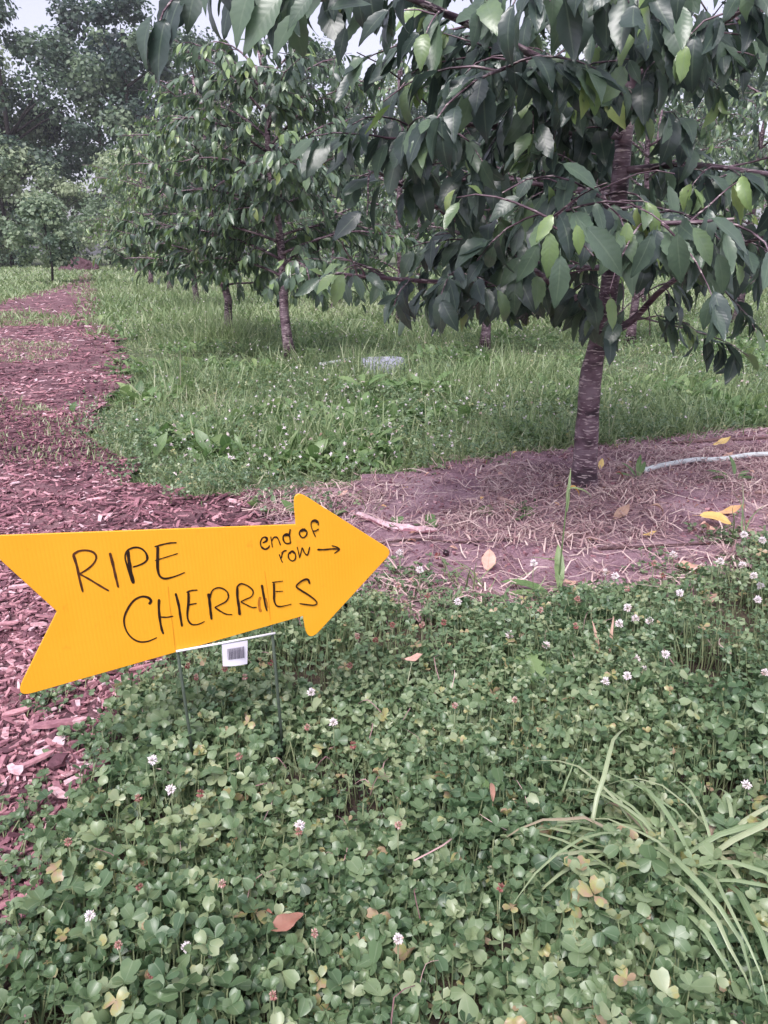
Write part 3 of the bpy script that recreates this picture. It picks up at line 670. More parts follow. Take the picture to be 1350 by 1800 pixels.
TIE = poly([(-300, 548), (60, 552), (140, 558), (120, 574), (-300, 580)]), poly([(-400, 602), (0, 598), (100, 602), (150, 616), (80, 638), (-400, 652)]), poly([(-500, 700), (0, 685), (60, 715), (170, 735), (230, 805), (120, 830), (-500, 835)])
def tie_mask(p): return inside(p, TIE[0]) | inside(p, TIE[1]) | (inside(p, TIE[2]) & (rng.random(len(p)) < .3))
def grass(bag, p, hgt, wid, tps, tint, tilt=.75):
    n = len(p); up = rand_dirs(n, 0, tilt); az = flat_dirs(n)
    k = rng.integers(0, len(tps), n); z = -.03 * np.ones(n)
    for i in range(len(tps)):
        w = k == i
        Mx = frames(az[w] - 0, up[w], 1, 1, 1)
        Mx = np.stack([Mx[:, :, 0] * wid[w][:, None], Mx[:, :, 1] * hgt[w][:, None], Mx[:, :, 2] * hgt[w][:, None]], 2)
        scatter(bag, tps[i], Mx, np.c_[p[w], z[w]], tint[w])
bag = Bag()
p = radial(98000, 2.35, 9, .6); p = p[meadow_mask(p)]
lush = vnoise(p, .6, 5); hh = (.04 + .13 * lush + .05 * rng.random(len(p))) * (1 + .7 * (vnoise(p, .9, 6) > .62)) * (1 - .45 * (vnoise(p, .7, 16) > .6)); keep = rng.random(len(p)) < .35 + .65 * vnoise(p, .35, 8); p, hh, lush = p[keep], hh[keep], lush[keep]
hh = hh * np.clip(.3 + edge_dist(p, PATH) / .5, 0, 1)
grass(bag, p, hh * rng.uniform(.5, 1.3, len(p)), rng.uniform(.0018, .0042, len(p)), BL, np.clip(.45 + .35 * (vnoise(p, .5, 9) - .5) + rng.normal(0, .2, len(p)), 0, 1))
p = radial(66000, 8, 46, 1.5); p = p[meadow_mask(p) | (tie_mask(p))]
grass(bag, p, rng.uniform(.10, .24, len(p)) * (.7 + .6 * vnoise(p, 2.5, 10)), .0009 * p[:, 1] * rng.uniform(.6, 1.3, len(p)), BL2, np.clip(.5 + .35 * (vnoise(p, 2, 11) - .5) + rng.normal(0, .13, len(p)), 0, 1))
p = np.concatenate([(lambda q: q[inside(q, pg)])(rng.uniform(pg.min(0), pg.max(0), (n_, 2))) for pg, n_ in zip(TIE, (24000, 34000, 26000))])
p = p[rng.random(len(p)) < .12 + .88 * (vnoise(p, .3, 14) > .38)]
grass(bag, p, rng.uniform(.03, .085, len(p)), rng.uniform(.002, .0045, len(p)) * (1 + .1 * p[:, 1]), BL, np.clip(rng.normal(.7, .2, len(p)), 0, 1))
# taller tufts at the feet of the trees and along the soil edge
for (px, py, n, r, h) in [(rng.uniform(240, 1340), rng.uniform(600, 790), 90, .14, rng.uniform(.16, .3)) for _ in range(34)] + [(396, 604, 900, .3, .42), (512, 640, 260, .3, .26), (346, 545, 500, .6, .4), (240, 520, 700, .9, .42), (560, 790, 260, .2, .26), (620, 760, 160, .2, .24), (850, 622, 150, .3, .22), (300, 600, 200, .4, .24), (500, 800, 160, .22, .2), (1240, 700, 160, .3, .2), (800, 800, 150, .25, .18), (1160, 760, 200, .3, .17), (360, 565, 450, .5, .36)]:
    c = G(px, py)[:2]; q = c + rng.normal(size=(n, 2)) * r * .5
    grass(bag, q, rng.uniform(.5, 1.1, n) * h, rng.uniform(.002, .0045, n), BL, np.clip(rng.normal(.5, .17, n), 0, 1))
kind(bag.build('grass', M_GRASS), 'stuff', 'green meadow grass around the orchard rows')

def clover_simple(seed):
    r = np.random.default_rng(seed); V, Fs, L = [], [], []
    for k in range(3):
        a = k * 2.094 + r.normal() * .3; c_, s_ = math.cos(a), math.sin(a); d = r.normal() * .45; n_ = len(V)
        for x, y, z in ((0, .02, 0), (.42, .62, .12), (.2, 1, .05), (0, .9, -.05), (-.2, 1, .05), (-.42, .62, .12)):
            y2, z2 = y * math.cos(d) - z * math.sin(d), y * math.sin(d) + z * math.cos(d); V.append((x * c_ - y2 * s_, x * s_ + y2 * c_, z2)); L.append((x * 2, y))
        Fs += [(n_, n_ + 1, n_ + 3), (n_ + 1, n_ + 2, n_ + 3), (n_, n_ + 3, n_ + 5), (n_ + 3, n_ + 4, n_ + 5)]
    return np.array(V), np.array(Fs), np.array(L)
CLOVS = [clover_simple(i) for i in range(10)]
def clover_leaves(bag, sbag, p, z, size, tint, tilt=(.0, .8), stems=True, simple=False):
    n = len(p); up = rand_dirs(n, *tilt); k = rng.integers(0, len(CLOV), n); Mx = frames(flat_dirs(n), up, size, size, size)
    pos = np.c_[p, z]
    for i in range(len(CLOV)):
        w = k == i; scatter(bag, (CLOVS if simple else CLOV)[i], Mx[w], pos[w], tint[w])
    if stems:
        foot = pos + np.c_[rng.normal(0, .018, (n, 2)), -z - .02]
        d = pos - foot; L = np.linalg.norm(d, axis=1)
        st = (np.array([(-.0008, 0, 0), (.0008, 0, 0), (.0007, .5, .012), (-.0007, .5, .012), (.0006, 1, 0), (-.0006, 1, 0)], float), np.array([(0, 1, 2), (0, 2, 3), (3, 2, 4), (3, 4, 5)]), np.zeros((6, 2)))
        scatter(sbag, st, frames(d, np.tile([0., -1, .2], (n, 1)) + rng.normal(0, .2, (n, 3)), 1.3, L, 1), foot, rng.random(n))
# broad weed leaves in patches
wb = Bag(); p = radial(30000, 2.35, 11, .6); p = p[meadow_mask(p)]; p = p[rng.random(len(p)) < np.clip((vnoise(p, .42, 51) - .56) * 5, 0, 1)]; n_ = len(p)
WL = [leaf_tpl(5, .16, 1.0, .3, 0, .1, .55, 31, petiole=.1), leaf_tpl(5, .12, 1.4, .35, 0, .15, .6, 32, petiole=.1, twist=.4), leaf_tpl(5, .2, .6, .2, 0, .05, .5, 33, petiole=.1)]
kk = rng.integers(0, 3, n_); el_ = rng.uniform(.3, 1.2, n_); fd = flat_dirs(n_); dd_ = fd * np.cos(el_)[:, None] + np.array([0, 0, 1.0]) * np.sin(el_)[:, None]; L_ = rng.uniform(.05, .14, n_) * np.where(p[:, 1] < 3.1, .6, 1); tt_ = np.clip(rng.normal(.5, .22, n_), 0, 1)
for q in range(3):
    w = kk == q; scatter(wb, WL[q], frames(dd_[w], np.tile([0, 0, 1.0], (w.sum(), 1)) + rng.normal(0, .3, (w.sum(), 3)), L_[w], L_[w], L_[w]), np.c_[p[w], np.zeros(w.sum())], tt_[w])
kind(wb.build('meadow_weeds', M_WEED), 'stuff', 'broad weed leaves growing in patches in the meadow grass')
# low clover and flowers in the meadow
cb, sb = Bag(), Bag()
p = radial(34000, 2.35, 9, .5); p = p[meadow_mask(p)]; p = p[rng.random(len(p)) < .2 + .8 * (vnoise(p, .55, 12) > .42)]
clover_leaves(cb, sb, p, rng.uniform(.02, .09, len(p)), rng.uniform(.010, .017, len(p)), np.clip(rng.normal(.58, .2, len(p)), 0, .93), (0, 1.1), False, True)
kind(cb.build('meadow_clover', M_CLOVER), 'stuff', 'low clover leaves among the meadow grass')
fb = Bag()
p = radial(5600, 2.6, 45, .8); p = p[meadow_mask(p)]; p = p[rng.random(len(p)) < .15 + .85 * (vnoise(p, 1.1, 13) > .45)]
extra = G(30, 483)[:2] + rng.normal(size=(700, 2)) * np.array([4.5, 3.0]); p = np.r_[p, extra]
puff = []
for q in range(3):
    r_ = np.random.default_rng(q); vv = r_.normal(size=(9, 3)); vv /= np.linalg.norm(vv, axis=1, keepdims=True); V, Fx = [], []
    for i, a in enumerate(vv):
        t_ = np.cross(a, r_.normal(size=3)); t_ /= np.linalg.norm(t_); V += [t_ * .3, -t_ * .3, a]; Fx.append((i * 3, i * 3 + 1, i * 3 + 2))
    puff.append((np.array(V), np.array(Fx), np.zeros((27, 2))))
zz = rng.uniform(.06, .18, len(p)); kk = rng.integers(0, 3, len(p))
for q in range(3):
    w = kk == q; s = rng.uniform(.006, .0105, w.sum()) * (1 + .02 * p[w][:, 1]); scatter(fb, puff[q], frames(flat_dirs(w.sum()), rand_dirs(w.sum(), 0, 1), s, s, s), np.c_[p[w], zz[w]], np.clip(rng.normal(.85, .15, w.sum()), .3, 1))
kind(fb.build('meadow_blossoms', M_PETAL), 'stuff', 'tiny white clover blossoms dotted over the meadow')

# ------------------------------------------------------------------ foreground clover
cb, sb = Bag(), Bag()
lo, hi = np.array([-1.5, .35]), np.array([3.2, 3.2])
def carpet(box, n, z0, z1, s0, s1, tm, tilt, simple=False, stems=True):
    p = rng.uniform(box[0], box[1], (n, 2)); p = p[inside(p, CLOVER)]; p = p[np.abs(p[:, 0]) < .56 * p[:, 1] + .22 + 1.0 * (rng.random(len(p)) < .4)]
    e = edge_dist(p, CLOVER); edge = np.clip(e / .16, 0, 1)
    keep = rng.random(len(p)) < (.3 + .7 * edge) * np.where(vnoise(p, .11, 20) > .3, 1, .2); p, edge = p[keep], edge[keep]
    bumpy = .5 + 1.0 * vnoise(p, .17, 21)
    z = (z0 + (z1 - z0) * rng.random(len(p))) * bumpy * (.45 + .55 * edge) + hz(p) + .01
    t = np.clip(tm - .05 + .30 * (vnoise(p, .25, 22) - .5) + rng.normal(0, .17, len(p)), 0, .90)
    pale = rng.random(len(p)) < .10; t[pale] = rng.uniform(.75, .93, pale.sum()); dry = rng.random(len(p)) < .03; t[dry] = rng.uniform(.95, 1.0, dry.sum())
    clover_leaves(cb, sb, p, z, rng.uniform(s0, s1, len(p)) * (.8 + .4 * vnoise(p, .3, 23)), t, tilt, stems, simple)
FARB = np.array([[-1.3, 1.25], [3.0, 3.1]]); NEARB = np.array([[-.95, .2], [1.75, 1.3]])
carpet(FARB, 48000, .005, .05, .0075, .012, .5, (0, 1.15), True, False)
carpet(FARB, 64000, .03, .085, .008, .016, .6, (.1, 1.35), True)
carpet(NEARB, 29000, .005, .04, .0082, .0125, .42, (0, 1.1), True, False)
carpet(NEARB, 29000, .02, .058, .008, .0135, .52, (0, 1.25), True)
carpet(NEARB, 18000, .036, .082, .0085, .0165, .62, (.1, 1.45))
# grass blades, fallen bits and big soft leaves growing through the clover
gb = Bag(); p = rng.uniform((-1.0, .42), (2.2, 2.9), (2600, 2)); p = p[inside(p, CLOVER) & (edge_dist(p, CLOVER) > .03)]; p = p[vnoise(p, .3, 25) > .45]
grass(gb, p, rng.uniform(.06, .15, len(p)), rng.uniform(.001, .0024, len(p)), BL, np.clip(rng.normal(.55, .25, len(p)), 0, 1), 1.0)
kind(gb.build('clover_grass', M_GRASS), 'stuff', 'thin grass blades growing through the clover')
gb = Bag(); p = rng.uniform((-1.0, .42), (2.2, 2.9), (800, 2)); p = p[inside(p, CLOVER)]
for i in range(len(p)):
    a = rng.uniform(0, 6.283); L = rng.uniform(.02, .09); zz0 = rng.uniform(.03, .085) + z_at(p[i]); q = bez(np.array([[p[i][0], p[i][1], zz0], [p[i][0] + L * .5 * math.cos(a), p[i][1] + L * .5 * math.sin(a), zz0 + rng.uniform(0, .02)], [p[i][0] + L * math.cos(a + .4), p[i][1] + L * math.sin(a + .4), zz0 - rng.uniform(0, .02)]]), 5)
    ribbon(gb, q, rng.uniform(.0004, .0011), (-math.sin(a), math.cos(a), .3), min(1, max(0, rng.normal(.3, .25))))
kind(gb.build('clover_litter', M_STRAW), 'stuff', 'dry stalks caught in the clover')
# stragglers creeping out on to the chips and the soil
q = np.concatenate([G(px, py)[:2] + rng.normal(size=(n, 2)) * r for px, py, n, r in [(95, 1240, 26, .03), (150, 1320, 30, .035), (50, 1450, 34, .04), (720, 1040, 40, .06), (905, 905, 14, .03), (700, 1025, 40, .06), (1180, 1010, 40, .06), (1280, 960, 50, .06), (30, 1540, 25, .03), (210, 1190, 22, .03)]])
q = np.r_[q, q + rng.normal(size=q.shape) * .02]
clover_leaves(cb, sb, q, rng.uniform(.012, .04, len(q)), rng.uniform(.008, .013, len(q)), np.clip(rng.normal(.55, .15, len(q)), 0, .95), (0, .6))
kind(cb.build('clover', M_CLOVER), 'stuff', 'dense carpet of clover leaves in the foreground')
kind(sb.build('clover_stems', M_STEMG), 'stuff', 'thin clover stems under the leaf carpet')

# ------------------------------------------------------------------ wood chips and straw
CH = [chip_tpl(i) for i in range(8)]
def chip_simple(seed):
    r = np.random.default_rng(seed); v = []
    for x, k in ((-.5, .6), (.5, .5)):
        w = .5 * r.uniform(.5, 1.1); h = .5 * r.uniform(.6, 1.2); o = r.normal() * .1
        for y, z in ((-w, -h), (w, -h), (w * .9, h), (-w * .9, h)): v.append((x + r.normal() * .09, y + o, z))
    f = [(0, 2, 1), (0, 3, 2), (4, 5, 6), (4, 6, 7)]
    for j in range(4):
        a, b = j, (j + 1) % 4; f += [(a, b, b + 4), (a, b + 4, a + 4)]
    return np.array(v), np.array(f), np.array([(p[1], p[0] + .5) for p in v])
CHS = [chip_simple(i) for i in range(8)]
bag = Bag()
def chips(p, ls, ws, hs, tint, tilt, lift=.0, tp=None):
    n = len(p); k = rng.integers(0, 8, n); up = rand_dirs(n, 0, tilt); d = flat_dirs(n)
    Mx = frames(np.cross(up, d), up, ls, ws, hs)
    z = hz(p) + lift + rng.random(n) * .012
    for i in range(8):
        w = k == i; scatter(bag, (tp or CH)[i], Mx[w], np.c_[p[w], z[w]], tint[w])
def near_path(n, x0, x1, y0, y1):
    p = rng.uniform((x0, y0), (x1, y1), (n, 2)); return p[inside(p, PATH) & (np.abs(p[:, 0]) < .6 * p[:, 1] + .5)]
def chip_set(p, big, tm, tp=None):
    n = len(p); L = big * rng.lognormal(0, .45, n); patch = vnoise(p, .5, 31)
    chips(p, np.clip(L, .006, .085), np.clip(L * rng.uniform(.18, .5, n), .003, .025), rng.uniform(.002, .006, n), np.clip(tm + .45 * (patch - .5) + .25 * (vnoise(p, 1.6, 32) - .5) + rng.normal(0, .22, n), 0, 1), .55, 0.0, tp)
chip_set(near_path(40000, -2.2, .4, .5, 2.3), .012, .40, CHS)
chip_set(near_path(16000, -2.2, .4, .5, 2.3), .021, .44)
chip_set(near_path(24000, -3.2, .5, 2.2, 4.2), .019, .46, CHS)
def far_path(n, y0, y1):
    p = radial(n, y0, y1, 1.0); return p[inside(p, PATH)]
chip_set(far_path(19000, 4, 9), .031, .56, CHS)
chip_set(far_path(13000, 8, 40), .065, .66, CHS)
kind(bag.build('wood_mulch', M_CHIP, smooth=False), 'stuff', 'reddish wood chip mulch covering the path')
bag = Bag()
def straws(p, L, w, tint, arch=.02):
    for i in range(len(p)):
        a = rng.uniform(0, 6.283); l = L[i]; c = rng.normal(0, .5); t = np.linspace(-.5, .5, 4)
        ang = a + c * t; q = np.cumsum(np.stack([np.cos(ang), np.sin(ang)], 1) * l / 4, axis=0) + p[i] - np.array([math.cos(a), math.sin(a)]) * l / 2
        z = hz(q) + .012 + arch * rng.random() * np.array([rng.random() * .5, 1, rng.random(), rng.random() * .6]) * min(1, l / .08)
        ribbon(bag, np.c_[q, z], w[i], (-math.sin(a), math.cos(a), rng.normal(0, .3)), tint[i])
p = rng.uniform((-.6, 1.6), (4.0, 3.9), (40000, 2)); p = p[inside(p, SOIL) & (np.abs(p[:, 0]) < .58 * p[:, 1] + .5)]; p = p[rng.random(len(p)) < .25 + .75 * (vnoise(p, .3, 41) > .42)]
p = p[:13000]
straws(p, rng.uniform(.03, .20, len(p)), rng.choice((.0006, .0009, .0011, .0015, .002), len(p)), np.clip(rng.normal(.55, .25, len(p)), 0, 1), .035)
kind(bag.build('straw_litter', M_STRAW), 'stuff', 'dry straw and stalks littering the bare soil')
bag = Bag()                                # crumbs of soil and bark
p = rng.uniform((-.6, 1.6), (4.0, 3.9), (16000, 2)); p = p[inside(p, SOIL) & (np.abs(p[:, 0]) < .58 * p[:, 1] + .5)]
chips(p, rng.uniform(.004, .014, len(p)), rng.uniform(.004, .01, len(p)), rng.uniform(.003, .008, len(p)), np.clip(rng.normal(.5, .2, len(p)), 0, 1), .6, 0.0, CHS)
kind(bag.build('soil_crumbs', M_CHIP, smooth=False), 'stuff', 'crumbs of soil and bark on the bare strip')

bag = Bag(); LT = [leaf_tpl(4, .24, .9, .3, .03, 0, .45, 41, petiole=.1), leaf_tpl(4, .2, 1.6, .8, .02, 0, .5, 42, petiole=.1), leaf_tpl(3, .3, .3, .2, .04, 0, .5, 43, petiole=0)]
p = rng.uniform((-.5, 1.7), (3.6, 3.7), (900, 2)); p = p[inside(p, SOIL) & (np.abs(p[:, 0]) < .58 * p[:, 1] + .5)][:170]; n_ = len(p); kk = rng.integers(0, 3, n_); L_ = rng.uniform(.012, .038, n_)
for q in range(3):
    w = kk == q; scatter(bag, LT[q], frames(flat_dirs(w.sum()), rand_dirs(w.sum(), 0, .6), L_[w], L_[w], L_[w]), np.c_[p[w], hz(p[w]) + .02], np.clip(rng.normal(.42, .18, w.sum()), 0, 1))
kind(bag.build('leaf_crumbs', M_DEAD), 'stuff', 'crumbled bits of dead leaf on the bare soil')

# ------------------------------------------------------------------ the arrow sign
SC_, SYAW, SROLL, SLEAN = np.array([-.547, .9767, .3545]), .3712, .0279, .0344
ex = np.array([math.cos(SYAW), math.sin(SYAW), 0]); nr = np.array([-math.sin(SYAW), math.cos(SYAW), 0]); ez = np.array([0, 0, 1]) * math.cos(SLEAN) + nr * math.sin(SLEAN)
SX = ex * math.cos(SROLL) + ez * math.sin(SROLL); SZ = -ex * math.sin(SROLL) + ez * math.cos(SROLL); SN = np.cross(SX, SZ)   # SN points to the viewer side
if SN[1] > 0: SN = -SN
def S(px, py, off=0.0):                    # the point of the sign's face seen at a photo pixel
    r = ray(px, py); o = np.array([0, 0, H]); t = ((SC_ - o) @ SN) / (r @ SN); return o + r * t + SN * off
s_off = np.array([*G(412, 1330)[:2], 0.0])
sign = empty('arrow_sign', s_off, 'yellow plastic arrow sign lettered RIPE CHERRIES on two wire stakes', 'sign')
corner = [((-45, 943), 14), ((520, 922), 0), ((515, 858), 15), ((691, 969), 13), ((541, 1132), 15), ((533, 1083), 0), ((24, 1228), 16), ((100, 1075), 2)]
outl = []
N_ = len(corner)
for i, ((x, y), r) in enumerate(corner):
    if r < 1: outl.append((x, y)); continue
    c = np.array((x, y), float); a = np.array(corner[i - 1][0], float) - c; d = np.array(corner[(i + 1) % N_][0], float) - c
    a /= np.linalg.norm(a); d /= np.linalg.norm(d); half = .5 * math.acos(np.clip(a @ d, -1, 1)); k = r / math.tan(half)
    A, D = c + a * k, c + d * k
    for t in np.linspace(0, 1, 8): outl.append(tuple((1 - t) ** 2 * A + 2 * t * (1 - t) * c + t * t * D))
import bmesh
bm = bmesh.new(); fr = [bm.verts.new(S(x, y) - s_off) for x, y in outl]; face = bm.faces.new(fr)
ext = bmesh.ops.extrude_face_region(bm, geom=[face]); vs_ = [g for g in ext['geom'] if isinstance(g, bmesh.types.BMVert)]
for v in vs_: v.co -= Vector(SN) * .004
bmesh.ops.recalc_face_normals(bm, faces=bm.faces[:])
big = [f_ for f_ in bm.faces if len(f_.verts) > 4]
edges = [e for e in bm.edges if any(f_ in big for f_ in e.link_faces)]
bmesh.ops.bevel(bm, geom=edges, offset=.0007, segments=1, affect='EDGES')
me = bpy.data.meshes.new('board'); bm.to_mesh(me); bm.free()
def board_material():
    m, n, l, b, out = nodes('yellow_plastic')
    tc = coords(n, 9.0); nz = n.new('ShaderNodeTexNoise'); nz.inputs['Scale'].default_value = 1; nz.inputs['Detail'].default_value = 5; l.new(tc, nz.inputs['Vector'])
    r = ramp(n, [(.3, (.87, .378, .021)), (.7, (.89, .408, .027))]); l.new(nz.outputs[0], r.inputs[0])
    tc2 = coords(n, 45.0); n2 = n.new('ShaderNodeTexNoise'); n2.inputs['Scale'].default_value = 1; n2.inputs['Detail'].default_value = 6; l.new(tc2, n2.inputs['Vector'])
    r2 = ramp(n, [(.64, (0, 0, 0)), (.76, (1, 1, 1))]); l.new(n2.outputs[0], r2.inputs[0])
    mx = n.new('ShaderNodeMix'); mx.data_type = 'RGBA'; l.new(math_n(n, l, 'MULTIPLY', r2.outputs[0], .3), mx.inputs[0]); l.new(r.outputs[0], mx.inputs[6]); mx.inputs[7].default_value = (.55, .2, .02, 1)
    l.new(mx.outputs[2], b.inputs['Base Color']); b.inputs['Roughness'].default_value = .42; b.inputs['Specular IOR Level'].default_value = .35
    bp = n.new('ShaderNodeBump'); bp.inputs['Strength'].default_value = .22; bp.inputs['Distance'].default_value = .0012
    tcc = n.new('ShaderNodeTexCoord'); dt = n.new('ShaderNodeVectorMath'); dt.operation = 'DOT_PRODUCT'; l.new(tcc.outputs['Object'], dt.inputs[0]); dt.inputs[1].default_value = tuple(SX)
    flute = math_n(n, l, 'ABSOLUTE', math_n(n, l, 'SINE', math_n(n, l, 'MULTIPLY', dt.outputs['Value'], math.pi / .0055)))
    l.new(math_n(n, l, 'ADD', math_n(n, l, 'MULTIPLY', flute, .35), math_n(n, l, 'MULTIPLY', nz.outputs[0], 2.0)), bp.inputs['Height']); l.new(bp.outputs[0], b.inputs['Normal'])
    return m
M_BOARD = board_material(); me.materials.append(M_BOARD)
board = link('board', me, sign)
M_INK = plain('marker_ink', (.022, .008, .006), .35, .5, 0, 60, .3)
M_INKB = plain('brown_marker_ink', (.075, .022, .010), .35, .5, 0, 150, .35)
M_SMUDGE = plain('smudged_ink', (.42, .14, .014), .5, .3, 0, 150, .25)
M_FLUTE_SHADE = plain('flute_shade', (.70, .28, .016), .5, .3)  # darker board colour standing for the shade along the flutes
def word(strokes, mat, parent, name, off=.0006):
    bag = Bag()
    for k, (pts, w0, w1, ox, oy, s) in enumerate(strokes):
        c = np.array([(ox + x / s, oy + y / s) for x, y in pts]); c = bez(np.c_[c, np.zeros(len(c))], 6 * len(c))[:, :2]
        t = np.linspace(0, 1, len(c)); w = (w0 + (w1 - w0) * t) / s / 2 * (1 + .10 * np.sin(t * 17 + k)); w[0] *= .55; w[-1] *= .5
        T_ = np.gradient(c, axis=0); T_ /= np.linalg.norm(T_, axis=1, keepdims=True) + 1e-9; Nn = np.stack([-T_[:, 1], T_[:, 0]], 1)
        L_, R_ = c + Nn * w[:, None], c - Nn * w[:, None]; o = off + .00006 * k
        v = [S(*q, o) - s_off for q in L_] + [S(*q, o) - s_off for q in R_]; n = len(c); f = []
        for i in range(n - 1): f += [(i, i + 1, n + i + 1), (i, n + i + 1, n + i)]
        bag.add(v, f, np.zeros((2 * n, 3)))
    return bag.build(name, mat, parent)
A1 = (100, 920, 5.192); A2 = (200, 1000, 6.75); A3 = (360, 1000, 6.136); A4 = (440, 890, 7.5)
word([([(148, 280), (185, 400), (205, 500), (238, 628)], 26, 20, *A1), ([(145, 285), (200, 252), (270, 245), (330, 262), (358, 300), (345, 350), (300, 400), (250, 435), (205, 460)], 20, 16, *A1), ([(205, 460), (290, 505), (380, 560), (475, 615)], 16, 18, *A1),
      ([(483, 266), (510, 370), (535, 480), (560, 584)], 28, 20, *A1)], M_INKB, board, 'marker_letters')
word([([(645, 245), (658, 340), (675, 450), (700, 548)], 30, 32, *A1), ([(690, 545), (645, 400), (622, 310), (640, 250), (700, 220), (760, 225), (810, 265), (828, 315), (800, 355), (750, 380), (692, 398)], 16, 16, *A1), ([(720, 217), (775, 232), (815, 275), (822, 325)], 12, 20, *A1),
      ([(890, 212), (960, 192), (1030, 178), (1092, 175)], 14, 14, *A1), ([(920, 205), (918, 330), (920, 420), (940, 480), (985, 502), (1050, 490), (1110, 470), (1168, 445)], 30, 9, *A1), ([(893, 338), (1000, 305), (1105, 272)], 11, 9, *A1)], M_INK, board, 'marker_letters')
word([([(840, 738), (858, 705), (830, 675), (770, 668), (700, 705), (640, 790), (612, 880), (630, 970), (680, 1040), (750, 1078), (830, 1075), (915, 1040)], 24, 12, *A1), ([(932, 690), (930, 780), (940, 880), (955, 960), (972, 1008)], 24, 20, *A1), ([(930, 852), (1000, 855), (1062, 845)], 14, 12, *A1), ([(1082, 635), (1110, 740), (1125, 840), (1142, 940)], 24, 20, *A1),
      ([(862, 278), (920, 255), (992, 248)], 22, 14, *A2), ([(885, 275), (885, 400), (872, 520), (880, 600), (915, 650), (965, 660), (1020, 648), (1078, 620)], 32, 10, *A2), ([(880, 425), (985, 405)], 20, 12, *A2),
      ([(38, 262), (50, 350), (60, 450), (72, 545)], 32, 24, *A3), ([(52, 320), (75, 240), (120, 205), (180, 205), (235, 240), (255, 290), (230, 345), (170, 380), (105, 412)], 16, 14, *A3), ([(190, 208), (240, 245), (252, 290)], 12, 16, *A3), ([(105, 412), (170, 455), (230, 485), (295, 490)], 18, 10, *A3),
      ([(348, 190), (350, 300), (365, 400), (375, 495)], 26, 28, *A3), ([(340, 200), (380, 160), (430, 165), (490, 200), (520, 245), (500, 295), (440, 325), (385, 350)], 18, 12, *A3), ([(385, 352), (450, 385), (510, 412), (560, 410)], 14, 12, *A3),
      ([(612, 168), (630, 270), (648, 370), (668, 452)], 26, 18, *A3),
      ([(722, 142), (780, 135), (842, 128)], 12, 10, *A3), ([(742, 145), (745, 260), (745, 330), (765, 385), (805, 402), (870, 392), (935, 375)], 26, 9, *A3), ([(760, 240), (842, 237)], 12, 9, *A3),
      ([(1128, 158), (1115, 118), (1085, 108), (1030, 135), (985, 185), (1040, 230), (1120, 280), (1190, 335), (1205, 370), (1170, 388), (1090, 380), (1018, 370)], 22, 13, *A3)], M_INK, board, 'marker_letters')
word([([(160, 482), (215, 458), (222, 415), (188, 402), (152, 425), (132, 480), (150, 545), (200, 566), (238, 545), (252, 512)], 16, 18, *A4), ([(190, 405), (215, 425), (205, 455), (165, 478)], 24, 18, *A4), ([(150, 530), (195, 562), (240, 540)], 14, 22, *A4),
      ([(268, 395), (280, 470), (290, 540)], 14, 14, *A4), ([(280, 460), (308, 408), (345, 402), (370, 440), (398, 512)], 14, 16, *A4), ([(310, 405), (350, 410), (378, 455)], 22, 12, *A4),
      ([(520, 372), (470, 362), (434, 390), (434, 440), (460, 480), (505, 488), (535, 465)], 20, 18, *A4), ([(445, 385), (490, 380), (520, 390)], 24, 18, *A4), ([(525, 298), (515, 370), (530, 490)], 22, 14, *A4),
      ([(700, 290), (655, 320), (648, 370), (690, 412), (735, 380), (742, 330), (705, 290)], 18, 18, *A4), ([(660, 325), (700, 308), (740, 325)], 34, 30, *A4),
      ([(892, 250), (890, 200), (850, 172), (805, 200), (800, 260), (825, 330), (858, 400)], 14, 14, *A4), ([(808, 195), (850, 190), (885, 215)], 30, 24, *A4), ([(815, 325), (860, 320), (900, 295)], 20, 18, *A4)], M_INK, board, 'marker_letters')
word([([(380, 630), (400, 690), (425, 742)], 14, 14, *A4), ([(405, 685), (430, 600), (478, 578)], 18, 20, *A4), ([(410, 620), (440, 590), (470, 590)], 22, 14, *A4), ([(550, 580), (505, 620), (505, 680), (550, 718), (592, 690), (590, 620), (550, 580)], 16, 18, *A4), ([(510, 625), (545, 595), (585, 620)], 22, 20, *A4),
      ([(615, 530), (635, 610), (648, 682)], 14, 12, *A4), ([(648, 676), (668, 600), (682, 545), (710, 605), (752, 638), (782, 530)], 14, 18, *A4),
      ([(880, 568), (980, 568), (1080, 558), (1165, 562)], 24, 18, *A4), ([(1070, 515), (1130, 533), (1172, 564), (1105, 618)], 16, 18, *A4)], M_INK, board, 'marker_letters')
word([([(600, 300), (585, 350), (590, 420), (605, 465)], 26, 30, *A3), ([(655, 310), (672, 370), (680, 420)], 14, 8, *A3)], M_SMUDGE, board, 'ink_smudge', .0004)
word([([(1015, 575), (1030, 750), (1060, 960), (1080, 1160)], 9, 9, *A1), ([(645, 20), (665, 160), (690, 350), (708, 560)], 8, 8, *A3)], M_FLUTE_SHADE, board, 'flute_shade', .0003)  # shade of two flutes drawn as dark strips on the face
M_WIRE = plain('painted_wire', (.10, .125, .10), .45, .4); M_WHITE = plain('white_wire', (.80, .78, .82), .4, .4, 0, 50, .03); M_TAG = plain('paper_tag', (.74, .70, .80), .6, .3, 0, 30, .03)
for (x0, y0) in ((312, 1143), (479, 1113)):
    top = S(x0, y0, -.002); up = top + SZ * .055; z0 = -.06; foot = top - SZ * ((top[2] - z0) / SZ[2])
    if x0 < 400: foot = foot + SX * .004
    bag = Bag(); tube(bag, np.array([up, top + SZ * .002, (top * .97 + foot * .03), foot]) - s_off, np.array([.0016, .0016, .0026, .0026]), 8); bag.build('wire_stake', M_WIRE, sign)
bag = Bag(); tube(bag, np.array([S(309, 1143.5, .003), S(395, 1128, .003), S(483, 1111.5, .003)]) - s_off, .0019, 8); bag.build('cross_wire', M_WHITE, sign)
